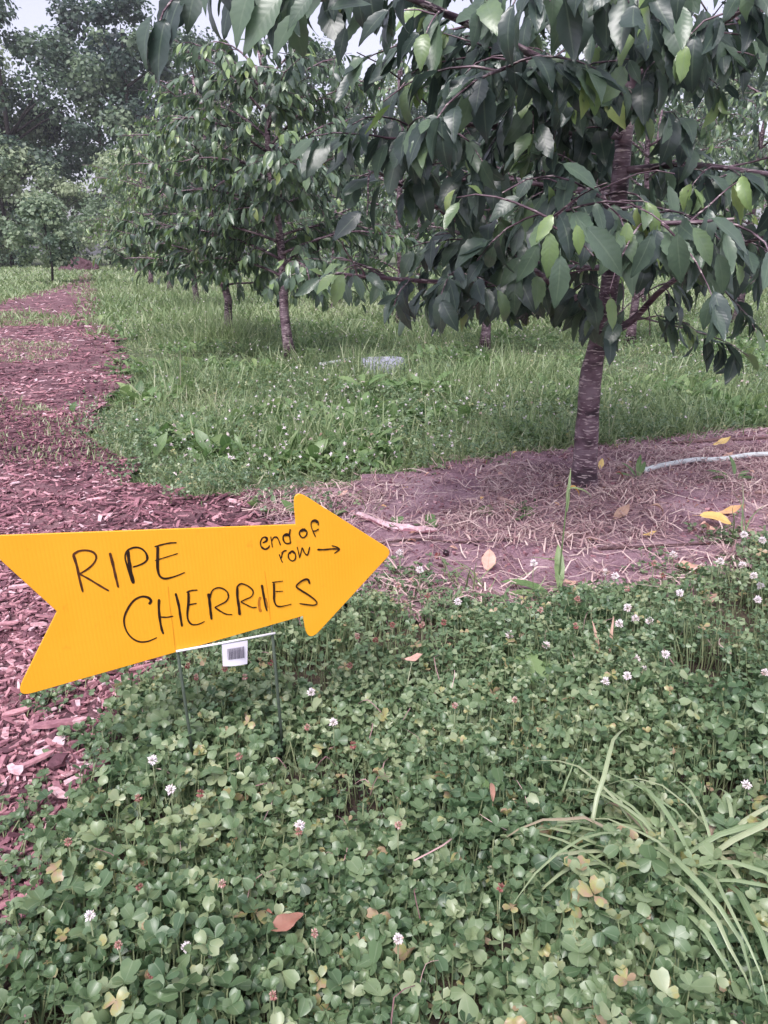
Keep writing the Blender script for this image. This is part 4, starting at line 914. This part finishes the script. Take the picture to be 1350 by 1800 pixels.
T6 = lambda x, y, o: S(370 + x / 10.385, 1090 + y / 10.385, o) - s_off
bag = Bag(); g = []
nU, nV = 7, 6
for j in range(nV):
    for i in range(nU):
        u, v = i / (nU - 1), j / (nV - 1); a = np.array((200, 425)) * (1 - u) + np.array((665, 355)) * u; c = np.array((218, 815)) * (1 - u) + np.array((660, 770)) * u
        q = a * (1 - v) + c * v; g.append(T6(q[0], q[1], .0055 + .003 * v * math.sin(u * 3.1)))
f = []
for j in range(nV - 1):
    for i in range(nU - 1):
        a = j * nU + i; f += [(a, a + 1, a + nU + 1), (a, a + nU + 1, a + nU)]
bag.add(g, f, np.zeros((len(g), 3))); g2 = [p_ - SN * .0025 for p_ in g]; bag.add(g2, [(c_, b_, a_) for a_, b_, c_ in f], np.zeros((len(g), 3)))
tagp = bag.build('barcode_tag', M_TAG, sign)
bag = Bag()
def tq(u, v):
    a = np.array((285, 487)) * (1 - u) + np.array((592, 437)) * u; c = np.array((300, 682)) * (1 - u) + np.array((600, 645)) * u; q = a * (1 - v) + c * v
    return T6(q[0], q[1], .0092)
u = 0.0; rb = random.Random(4)
while u < .98:
    w = rb.choice((.012, .02, .03, .042)); bag.add([tq(u, 0), tq(u + w, 0), tq(u + w, 1), tq(u, 1)], [(0, 1, 2), (0, 2, 3)], np.zeros((4, 3))); u += w + rb.choice((.014, .02, .03))
bag.build('barcode_bars', plain('barcode_ink', (.05, .04, .07), .6, .3), tagp)

# ------------------------------------------------------------------ clover flower heads, one by one
def head_tpl(seed, wilt):
    r = np.random.default_rng(seed); V, Fx, L = [], [], []; n = 0; N = 46
    for i in range(N):
        a = i * 2.399; t = math.acos(1 - 1.75 * (i + .5) / N); dv = np.array([math.sin(t) * math.cos(a), math.sin(t) * math.sin(a), math.cos(t)])
        low = t > 1.15
        dv = dv + r.normal(size=3) * .12 + np.array([0, 0, -.5 * wilt if low else .12]); dv /= np.linalg.norm(dv); s = np.cross(dv, (0.1, .2, 1)); s /= np.linalg.norm(s); q = np.cross(s, dv)
        L0 = r.uniform(.8, 1.08); w = r.uniform(.11, .17)
        V += [dv * .2, dv * .7 * L0 + s * w, dv * L0 + q * .08, dv * .7 * L0 - s * w, dv * .62 * L0 + q * .16]; Fx += [(n, n + 1, n + 4), (n + 1, n + 2, n + 4), (n + 2, n + 3, n + 4), (n + 3, n, n + 4)]
        dt = r.normal() * .06 - (.22 if low and r.random() < .6 else 0)
        L += [(0, 0, dt - .12)] + [(0, 0, dt)] * 4; n += 5
    return np.array(V), np.array(Fx), np.array(L)
HT = [head_tpl(s, w) for s, w in ((1, .3), (2, .9), (3, 1.6))]
HEADM = {}
def head_mesh(v, q):
    if (v, q) not in HEADM:
        bag = Bag(); V, Fx, L = HT[v]; bag.add(V, Fx, np.clip(L + np.array([0, 0, q / 10]), 0, 1)); HEADM[(v, q)] = bag.mesh('flower_head', M_PETAL, False)
    return HEADM[(v, q)]
STEMM = {}
def stem_mesh(q):
    if q not in STEMM:
        bag = Bag(); tube(bag, [(.012, .006, -1), (.006, 0, -.6), (0, 0, -.25), (0, 0, 0)], [.0011, .001, .0009, .0012], 5, .5); STEMM[q] = bag.mesh('stem', M_STEMG)
    return STEMM[q]
def flower(px, py, size, q, label, group):
    z = random.uniform(.098, .128); p = G(px, py, z); s = size * math.hypot(p[1], H - z) / F * .5 * (.70 if q > 7 else .62)
    o = empty('clover_flower', p, label, 'flower', group)
    h = link('flower_head', head_mesh(0 if q > 7 else random.choice((1, 2)), q), o); h.scale = (s, s, s); h.rotation_euler = (random.gauss(0, .35), random.gauss(0, .35), random.uniform(0, 6))
    st = link('stem', stem_mesh(0), o); st.scale = (1, 1, z + .03)
WB = [(702, 972), (738, 1002), (938, 990), (1065, 1006), (1082, 1013), (1184, 975), (1266, 987), (1195, 1042), (1305, 993), (1325, 1012), (1337, 1030), (1332, 1054), (1340, 950), (1308, 940)]
WC = [(805, 1058), (896, 1115), (1103, 1068), (1117, 1088), (1142, 1092), (1088, 1096), (1118, 1158), (1170, 1150), (1064, 1198), (1103, 1188), (1132, 1178), (1345, 1183), (547, 1217), (586, 1270), (527, 1450), (300, 1388), (268, 1336), (328, 1665), (158, 1610), (700, 1650), (960, 1135), (1312, 1380)]
BR = [(752, 1047), (700, 1028), (660, 1125), (690, 1098), (742, 1098), (780, 1094), (1012, 1100), (1102, 1035), (950, 1072), (930, 1066), (1015, 1052), (628, 1118), (615, 1170), (540, 1278), (476, 1165), (430, 1190), (345, 1190), (352, 1395), (243, 1403), (390, 1553), (208, 1660), (265, 1712), (553, 1640), (480, 1830 - 80), (525, 1462), (245, 1560), (330, 1170), (395, 1175), (375, 1215), (1150, 990), (1165, 1012), (800, 1240), (905, 1230), (620, 1310), (700, 1450), (880, 1560), (420, 1330), (120, 1480)]
LM = [((690, 968), 'the arrow tip'), ((412, 1150), 'the barcode tag'), ((330, 1330), 'the left wire stake'), ((488, 1250), 'the right wire stake'), ((1190, 1560), 'the pale grass tuft'), ((985, 960), 'the tall grass stalk'), ((860, 990), 'the salmon leaf'),
      ((1216, 996), 'the flat pink leaf'), ((950, 1220), 'the weed standing in the clover'), ((850, 1500), 'the slender weed'), ((545, 1325), 'the dark broad leaves'), ((500, 1612), 'the crinkled red leaf'), ((150, 1500), 'the pale lance leaves'), ((1320, 955), 'the thick pale stick'), ((725, 1155), 'the tan dead leaf'), ((1065, 1130), 'the dry pink blades'), ((60, 1210), 'the lower tail corner of the sign')]
ORD = ['nearest', 'second nearest', 'third nearest', 'fourth nearest', 'fifth nearest', 'sixth nearest', 'seventh nearest', 'eighth nearest']
ALLF = [(x, y, 'white', 23 if y < 1060 else (25 if y < 1300 else 28), 'white clover flowers in the clover and at the soil edge') for x, y in WB + WC] + [(x, y, 'faded pink brown', 21 if y < 1300 else 25, 'faded clover flowers among the clover leaves') for x, y in BR]
cand = {}
for i, (x, y, look, sz_, g_) in enumerate(ALLF):
    (lx, ly), ln = min(LM, key=lambda m_: math.hypot(m_[0][0] - x, m_[0][1] - y)); dx, dy = x - lx, y - ly
    side = ('right of' if dx > 0 else 'left of') if abs(dx) > abs(dy) else ('below' if dy > 0 else 'above')
    cand.setdefault((look, side, ln), []).append((math.hypot(dx, dy), i))
FL = {}
for (look, side, ln), v in cand.items():
    for k, (d_, i) in enumerate(sorted(v)):
        FL[i] = f'{look} clover flower {side} {ln}' + (f', {ORD[k]} to it' if len(v) > 1 else '')
for i, (x, y, look, sz_, g_) in enumerate(ALLF): flower(x, y, sz_, random.choice((8, 9, 10)) if look == 'white' else random.choice((2, 3, 4, 5)), FL[i], g_)

# ------------------------------------------------------------------ grass tuft, weeds, wisps
def blade_pts(base, az, L, el0, curl, n=9):
    p = [np.array(base, float)]; e = el0
    for i in range(n - 1):
        p.append(p[-1] + L / (n - 1) * np.array([math.cos(az) * math.cos(e), math.sin(az) * math.cos(e), math.sin(e)])); e -= curl / (n - 1)
    return np.array(p)
def blade(parent, off, base, az, L, w, el0, curl, tint, mat, name='blade', fold=.35):
    p = blade_pts(base, az, L, el0, curl); p[3:] += np.cumsum(rng.normal(0, L * .012, (len(p) - 3, 3)), axis=0); bag = Bag(); t = np.linspace(0, 1, len(p)); ww = w * np.clip(1.1 - t ** 2.5 * 1.08, .03, 1) * (.55 + .45 * np.minimum(1, t * 4))
    ribbon(bag, p - off, ww, (-math.sin(az), math.cos(az), .15), tint, fold); return bag.build(name, mat, parent)
c = G(1190, 1580); off = np.array([c[0], c[1], 0])
tuft = empty('grass_tuft', off, 'pale arching grass tuft flopped over the clover at lower right', 'grass')
rt = random.Random(8)
for k in range(84):
    az = math.pi * rt.choice((rt.gauss(.92, .2), rt.gauss(.8, .2), rt.gauss(.55, .3), rt.gauss(.12, .25), rt.gauss(-.3, .3)))
    bp_ = off + np.array([rt.gauss(0, .035), rt.gauss(0, .03), .055])
    blade(tuft, off, bp_, az, rt.uniform(.15, .33), rt.uniform(.002, .0044), rt.uniform(.35, 1.05), rt.uniform(1.7, 2.9), min(.98, max(.1, rt.gauss(.55, .2))), M_TUFT)
DAND = leaf_tpl(16, .13, .9, .25, .006, .22, .62, 9, petiole=.1); DAND2 = leaf_tpl(10, .105, .7, .3, .008, .05, .5, 10, petiole=.14)
ROUND = leaf_tpl(8, .48, .3, .15, .03, .06, .5, 12, petiole=.5)
def rosette(name, px, py, leaves, label, cat='weed', tpl=DAND, mat=M_WEED, group=None):
    c = G(px, py, .0); off = np.array([c[0], c[1], 0]); o = empty(name, off, label, cat, group)
    for (az, el, L, t) in leaves:
        d = np.array([[math.cos(az) * math.cos(el), math.sin(az) * math.cos(el), math.sin(el)]]); bag = Bag()
        scatter(bag, tpl, frames(d, np.array([[random.gauss(0, .2), -.3, 1.0]]), L, L, L), np.array([[0, 0, .012]]), [t]); bag.build('leaf', mat, o)
    return o, off
wd, off = rosette('dandelion', 982, 1062, [(1.5, 1.3, .13, .7), (2.6, .35, .15, .5), (2.9, .25, .13, .6), (.5, .3, .13, .5), (.2, .2, .14, .4), (3.6, .2, .1, .5), (5.2, .3, .09, .5)], 'weed with one upright toothed leaf between clover and soil', tpl=DAND2)
c = G(978, 1055); off = np.array([c[0], c[1], 0]); ws = empty('grass_stalk', off, 'tall single grass stalk with a bent top leaf before the near trunk', 'grass')
zt = P(985, 858, c[1])[2]
bag = Bag(); tube(bag, np.array([[0, 0, -.02], [.003, 0, zt * .4], [.006, 0, zt * .8], [.008, .0, zt]]), [.0022, .002, .0018, .0014], 6, .4); bag.build('stem', M_GRASS, ws)
blade(ws, np.zeros(3), (.008, 0, zt * .8), 1.2, .11, .0045, 1.45, .4, .45, M_GRASS); blade(ws, np.zeros(3), (.008, 0, zt), -.1, .07, .005, .3, 1.6, .5, M_GRASS); blade(ws, np.zeros(3), (.003, 0, zt * .36), 3.1, .085, .004, .3, .5, .55, M_GRASS)
rosette('dandelion', 950, 1270, [(1.6, 1.0, .14, .7), (1.9, .9, .13, .8), (1.2, .95, .12, .6), (.3, .6, .10, .8), (2.8, .6, .1, .5), (1.0, .8, .11, .7)], 'toothed weed leaves standing up in the clover right of the sign')
rosette('dandelion', 855, 1545, [(1.6, .9, .13, .55), (2.2, .6, .11, .5), (1.0, .6, .1, .6), (.2, .5, .09, .55)], 'slender toothed weed leaves in the middle of the clover')
rosette('plantain', 565, 1335, [(2.9, .35, .12, .15), (3.3, .4, .1, .2), (2.3, .4, .09, .3), (.2, .35, .09, .3)], 'dark broad leaves lying below the right wire stake', tpl=DAND2)
rosette('plantain', 600, 1505, [(.3, .3, .13, .2), (.0, .4, .11, .3), (2.6, .4, .08, .4)], 'dark pointed leaf pair in the clover below the plantain', tpl=DAND2)
rosette('plantain', 165, 1510, [(.9, .45, .12, .75), (.3, .35, .1, .7), (2.4, .3, .09, .7), (3.0, .3, .1, .65)], 'pale lance leaves at the edge of the wood chips', tpl=DAND2)
rosette('dandelion', 640, 690, [(a, random.uniform(.4, 1.0), random.uniform(.16, .26), random.uniform(.4, .8)) for a in np.arange(0, 6.2, .6)], 'broad bright weed leaves below the flat grey stone')
rosette('dandelion', 760, 690, [(a, random.uniform(.4, 1.0), random.uniform(.14, .22), random.uniform(.4, .7)) for a in np.arange(0, 6.2, .7)], 'broad weed leaves in the meadow right of the grey stone')
rosette('dandelion', 1120, 850, [(1.4, 1.2, .1, .4), (2.2, .9, .09, .4), (.8, .9, .09, .4), (3.2, .6, .08, .5)], 'small upright weed at the left end of the white pipe', tpl=DAND2)
rosette('dandelion', 1290, 850, [(1.4, 1.1, .1, .4), (2.6, .5, .1, .5), (.5, .5, .09, .5), (3.4, .4, .09, .4), (.1, .3, .09, .3)], 'small weed below the white pipe', tpl=DAND2)
for (px, py, lb) in [(738, 928, 'round mallow leaves beside the split wood'), (705, 935, 'pair of round mallow leaves touching the split wood'), (875, 912, 'small round leaved weed on the straw left of the stalk'), (912, 914, 'round leaved weed beside the grass stalk')]:
    rosette('mallow', px, py, [(random.uniform(0, 6), .3, .05, .45), (random.uniform(0, 6), .5, .04, .4), (random.uniform(0, 6), .4, .035, .5)], lb, tpl=ROUND)
for i, (px, py, n, L, lb) in enumerate([(845, 1050, 16, .17, 'loose grass wisps below the salmon leaf'), (790, 1035, 9, .12, 'short grass wisps left of the salmon leaf'), (1040, 1060, 9, .16, 'thin grass wisps right of the toothed weed'), (1210, 1075, 6, .16, 'upright grass blades near the pink fallen leaf'), (655, 905, 9, .12, 'grass wisps behind the arrow tip'), (340, 880, 16, .12, 'grass clump on the chips above the sign'), (1310, 965, 10, .2, 'long grass blades at the right end of the soil'), (910, 1060, 9, .16, 'fine grass at the left of the toothed weed'), (1000, 1470, 5, .14, 'sparse grass blades left of the pale tuft'), (430, 835, 14, .15, 'bright grass clump at the meadow corner')]):
    c = G(px, py); off = np.array([c[0], c[1], 0]); o = empty('grass_wisp', off, lb, 'grass')
    for k in range(n):
        blade(o, np.zeros(3), (random.gauss(0, .02), random.gauss(0, .02), -.01), random.uniform(0, 6.28), L * random.uniform(.5, 1.2), random.uniform(.0014, .003), random.uniform(.7, 1.4), random.uniform(.4, 1.6), random.uniform(.2, .7), M_GRASS)

# ------------------------------------------------------------------ fallen leaves, sticks, cherries, pipe, stone
DL = [leaf_tpl(9, .24, .7, .3, .02, .03, .45, 21, petiole=.2), leaf_tpl(9, .22, -.8, .15, .03, .03, .5, 22, petiole=.15), leaf_tpl(9, .16, 1.6, .9, .02, .03, .5, 23, petiole=.1), leaf_tpl(9, .27, .3, .12, .03, .03, .45, 24, petiole=0, twist=.5)]
def fallen(px, py, L, az, k, t, label, z=None, el=.1, up=(0, -.3, 1)):
    p = G(px, py, 0.02); zz = (z_at(p) + .022) if z is None else z; p = G(px, py, zz); o_ = Bag(); d = np.array([[math.cos(az) * math.cos(el), math.sin(az) * math.cos(el), math.sin(el)]])
    scatter(o_, DL[k], frames(d, np.array([up], float), L, L, L), np.array([[-.5 * L * math.cos(az), -.5 * L * math.sin(az), 0]]), [t]); o_.v[0][:, 2] -= o_.v[0][:, 2].min() + .008
    tag(o_.build('fallen_leaf', M_DEAD, None, True, p), label, 'leaf')
fallen(1010, 873, .075, .1, 2, .82, 'curled orange fallen leaf at the foot of the near trunk')
fallen(1248, 918, .11, -.4, 0, .88, 'largest yellow fallen leaf, ragged, below the white pipe')
fallen(1278, 900, .085, -.2, 1, .72, 'pale orange fallen leaf just behind the largest yellow one')
fallen(1240, 938, .075, .5, 2, .6, 'tan curled fallen leaf tucked under the largest yellow one')
fallen(1140, 938, .05, -.5, 1, .93, 'small slim yellow fallen leaf on the bare soil')
fallen(1088, 906, .085, .7, 1, .45, 'dull tan fallen leaf right of the grass stalk')
fallen(1216, 996, .085, .1, 3, .64, 'flat pale pink fallen leaf near the soil edge', el=.05)
fallen(860, 990, .075, 1.3, 3, .585, 'salmon pink fallen leaf standing among grass wisps', el=.7, up=(0, -1, .4))
fallen(1265, 779, .085, .1, 1, .97, 'yellow fallen leaf at the far edge of the soil')
fallen(1056, 822, .05, 1.2, 1, .98, 'small yellow leaf leaning on the right of the near trunk', el=.6)
fallen(1004, 1022, .055, .3, 3, .58, 'mottled pink leaf beside the upright toothed weed')
fallen(1238, 1056, .06, .2, 1, .5, 'pink brown leaf among clover at the soil edge')
fallen(1157, 906, .075, .05, 2, .42, 'rolled brown leaf in the middle of the bare soil')
fallen(1275, 802, .06, .2, 1, .55, 'tan leaf behind the white pipe')
fallen(880, 835, .05, .8, 0, .6, 'small reddish leaf left of the near trunk')
fallen(1090, 842, .06, .3, 2, .25, 'dark curled leaf right of the near trunk')
fallen(505, 1615, .045, .6, 3, .27, 'crinkled red leaf lying on the clover', .095)
fallen(470, 1605, .022, 2.5, 2, .2, 'tiny dark red leaf beside the crinkled red one', .09)
fallen(725, 1155, .045, -.3, 1, .6, 'tan dead leaf on the clover right of the sign', .09)
fallen(865, 1392, .04, 1.5, 2, .35, 'small rolled pink leaf in the clover middle', .1, 1.0)
fallen(10, 1685, .06, .1, 3, .66, 'flat pink scrap at the lower left picture edge', .05)
fallen(600, 868, .05, .1, 1, .6, 'reddish leaf behind the arrow head')
for (az, el, L, lb) in [(1.9, 1.3, .07, 'dry pink grass blade bent over in the clover, the left one'), (1.2, 1.35, .08, 'dry pink grass blade standing in the clover, the right one')]:
    c = G(1070 if az < 1.5 else 1052, 1150, .06); o_ = Bag(); q = blade_pts((0, 0, 0), az, L, el, .5); ribbon(o_, q, .004 * np.clip(1.1 - np.linspace(0, 1, 9) ** 2, .1, 1), (1, 0, 0), .5, .3); tag(o_.build('dry_blade', M_DEAD, None, True, c), lb, 'grass')
def stick(name, pts, r, t, label, mat=M_TWIG, cat='stick', ns=7):
    q = np.array([[*G(x, y)[:2], 0] for x, y in pts]); q = bez(q, 12); q[:, 2] = hz(q) + .012 + r * .5; c = q[0].copy(); o_ = Bag()
    tube(o_, q - c, r * (1 + .25 * rng.normal(size=12)), ns, t, .12); return tag(o_.build(name, mat, None, True, c), label, cat)
stick('stick', [(1295, 940), (1320, 955), (1345, 968)], .011, .9, 'thick pale stick lying by the clover at the right edge')
stick('stick', [(1325, 876), (1360, 878), (1390, 884)], .009, .8, 'short brown stick at the right picture edge')
stick('twig', [(968, 930), (985, 945), (1003, 957)], .006, .95, 'reddish twig lying behind the grass stalk')
stick('stick', [(876, 888), (890, 895), (905, 902)], .009, .95, 'stubby tan stick on the straw')
stick('twig', [(640, 968), (760, 960), (900, 962)], .0035, .2, 'long dark twig running right from the arrow tip')
stick('twig', [(1050, 975), (1150, 972), (1260, 965), (1330, 950)], .004, .2, 'long dark twig along the front of the bare soil')
stick('twig', [(1180, 785), (1260, 783), (1350, 780)], .007, .5, 'straight brown stick at the far edge of the soil')
stick('twig', [(1085, 835), (1110, 828), (1130, 826)], .009, .85, 'short pinkish stick right of the near trunk')
# split wood: a flat torn splinter
o_ = Bag(); q = bez(np.array([[*G(x, y)[:2], 0] for x, y in [(628, 918), (660, 928), (700, 942), (742, 946), (768, 945)]]), 16); q[:, 2] = hz(q) + .016; c = q[0].copy()
w = np.array([.007, .013, .012, .010, .012, .013, .012, .014, .015, .016, .013, .015, .012, .010, .007, .003]) * .8
for off_, t_ in ((0, .95), (.006, .6)):
    d_ = q - c; d_[:, 1] -= off_; d_[:, 2] += .004 - off_ * .5; tube(o_, d_, w * (1 if off_ == 0 else .6), 7, t_, .2)
tag(o_.build('split_wood', M_CHIP, None, False, c), 'long pale piece of split wood lying right of the arrow tip', 'wood')
# fallen cherries
for (px, py, lb) in [(784, 972, 'dark fallen cherry on the soil left of the salmon leaf'), (1061, 1037, 'dark fallen cherry beside the thin grass wisps'), (1016, 893 + 4, 'shrivelled tan cherry stone below the orange leaf')]:
    p = G(px, py); zc = z_at(p) + .018; p = G(px, py, zc); o_ = Bag(); n1, n2 = 8, 12; V, Fx = [], []
    for i in range(n1 + 1):
        a = math.pi * i / n1
        for j in range(n2):
            bb = j * 6.283 / n2; rr = .0095 * (1 - .22 * math.exp(-((a) / .35) ** 2)); V.append((rr * math.sin(a) * math.cos(bb) * (1.05 + .05 * math.cos(bb)), rr * math.sin(a) * math.sin(bb), rr * math.cos(a)))
    for i in range(n1):
        for j in range(n2):
            a, b2 = i * n2 + j, i * n2 + (j + 1) % n2; Fx += [(a, b2, b2 + n2), (a, b2 + n2, a + n2)]
    o_.add(V, Fx, np.full((len(V), 3), .5)); fr_ = o_.build('cherry', plain('cherry_skin', (.025, .008, .014), .25, .5, 0, 90, .3) if py != 897 else M_TWIG, None, True, p); tag(fr_, lb, 'cherry')
    bag = Bag(); tube(bag, [(0, 0, .007), (.008, .004, .014), (.02, .012, .012)], .0006, 4); bag.build('stalk', M_STEMG, fr_)
# white irrigation pipe
M_PIPE = plain('white_plastic_pipe', (.62, .66, .66), .4, .4, .1, 40, .06)
q = bez(np.array([G(x, y) for x, y in [(1128, 842), (1160, 833), (1210, 824), (1270, 817), (1350, 809), (1480, 803), (1800, 800)]]), 40); q[:, 2] = hz(q) + .024; c = q[0].copy()
o_ = Bag(); tube(o_, q - c, .0105, 12); pipe = tag(o_.build('water_pipe', M_PIPE, None, True, c), 'white plastic water pipe curving off the right edge of the soil', 'pipe')
bag = Bag(); tube(bag, (q[:3] - c) * .6, .0128, 12); bag.build('pipe_collar', M_PIPE, pipe)
q = bez(np.array([G(x, y, .05) for x, y in [(562, 640), (590, 636), (615, 631), (640, 627)]]), 12); c = q[0].copy(); o_ = Bag(); tube(o_, q - c, .012, 8)
tag(o_.build('water_pipe', M_PIPE, None, True, c), 'short white pipe in the grass meeting the flat grey stone', 'pipe')
# flat grey stone
c = G(670, 648); o_ = Bag(); V, Fx = [], []; n2 = 22
for i, (rr, z) in enumerate([(1.0, -.03), (1.04, .02), (1.0, .06), (.9, .085), (.55, .098), (.0, .10)]):
    for j in range(n2):
        a = j * 6.283 / n2; k = 1 + .08 * math.sin(a * 3 + 1) + .05 * math.sin(a * 5); V.append((.17 * rr * k * math.cos(a), .2 * rr * k * math.sin(a), z * .82 + .008 * math.sin(a * 2 + 1)))
for i in range(5):
    for j in range(n2):
        a, b2 = i * n2 + j, i * n2 + (j + 1) % n2; Fx += [(a, b2, b2 + n2), (a, b2 + n2, a + n2)]
o_.add(V, Fx, np.full((len(V), 3), .5)); tag(o_.build('flat_stone', plain('pale_stone', (.33, .33, .42), .75, .3, .25, 12, .1), None, True, c), 'flat lavender grey stone lying in the meadow grass', 'stone')
# mulch heap at the end of the path
c = G(140, 474); o_ = Bag(); V, Fx = [], []
for i in range(9):
    for j in range(24):
        a = j * 6.283 / 24; rr = (1 - i / 8); V.append((1.05 * rr * math.cos(a) + random.gauss(0, .05), .9 * rr * math.sin(a), .55 * (1 - rr ** 1.6) + random.gauss(0, .05) - .05))
for i in range(8):
    for j in range(24):
        a, b2 = i * 24 + j, i * 24 + (j + 1) % 24; Fx += [(a, b2, b2 + 24), (a, b2 + 24, a + 24)]
o_.add(V, Fx, np.full((len(V), 3), .12)); tag(o_.build('mulch_heap', M_CHIP, None, False, c), 'low dark heap of mulch where the path meets the forest', 'heap')
# the big chips one can pick out
CHM = {}
def big_chip(px, py, L, w, ang, t, label, k):
    if (k, t) not in CHM:
        bag = Bag(); scatter(bag, CH[k], np.eye(3)[None], np.zeros((1, 3)), [t]); CHM[(k, t)] = bag.mesh('wood_chip', M_CHIP, False)
    p = G(px, py); z = z_at(p) + .018; p = G(px, py, z)
    o_ = link('wood_chip', CHM[(k, t)], None, p); o_.scale = (L, w, .006); o_.rotation_euler = (random.gauss(0, .15), random.gauss(0, .08), ang); tag(o_, label, 'wood chip', 'large wood chips on the path')
big_chip(105, 1270, .10, .020, .35, .62, 'longest brown wood chip, below the lower tail corner of the sign', 0)
big_chip(32, 1250, .055, .014, .5, .8, 'pale wood chip left of the longest one', 1)
big_chip(140, 1266, .025, .017, .1, .88, 'square pale wood chip beside the longest one', 2)
big_chip(64, 1335, .058, .015, .7, .7, 'pointed tan wood chip left of the clover edge', 3)
big_chip(27, 1352, .032, .018, -.6, .93, 'whitish rounded wood chip near the left edge', 4)
big_chip(104, 1393, .045, .014, -.6, .9, 'pale triangular wood chip touching the clover', 5)
big_chip(172, 1348, .045, .028, .9, .55, 'grooved wood chip half under the clover', 6)
big_chip(103, 1335, .04, .026, 1.3, .25, 'dark square wood chip left of the grooved one', 7)
big_chip(250, 1172, .05, .012, .3, .7, 'pink wood chip under the lower edge of the sign', 1)
big_chip(35, 1030, .06, .012, .1, .9, 'whitish wood chip inside the tail notch of the sign', 0)
big_chip(14, 1095, .05, .014, -.1, .72, 'tan wood chip below the whitish one in the notch', 3)
big_chip(68, 1097, .035, .016, .2, .88, 'pale wood chip at the point of the tail notch', 4)
big_chip(450, 922, .035, .026, .4, .75, 'tan wood chip peeking over the top edge of the sign', 2)
big_chip(240, 805, .06, .03, -.5, .2, 'dark bark chip at the corner of path and meadow', 5)
big_chip(395, 870, .05, .022, .6, .35, 'dark wood chip above the sign by the grass clump', 6)
big_chip(410, 880, .04, .022, -.6, .9, 'pale splintered wood chip above the sign', 7)
big_chip(205, 858, .05, .02, .7, .65, 'brown wood chip on the path above the sign', 2)
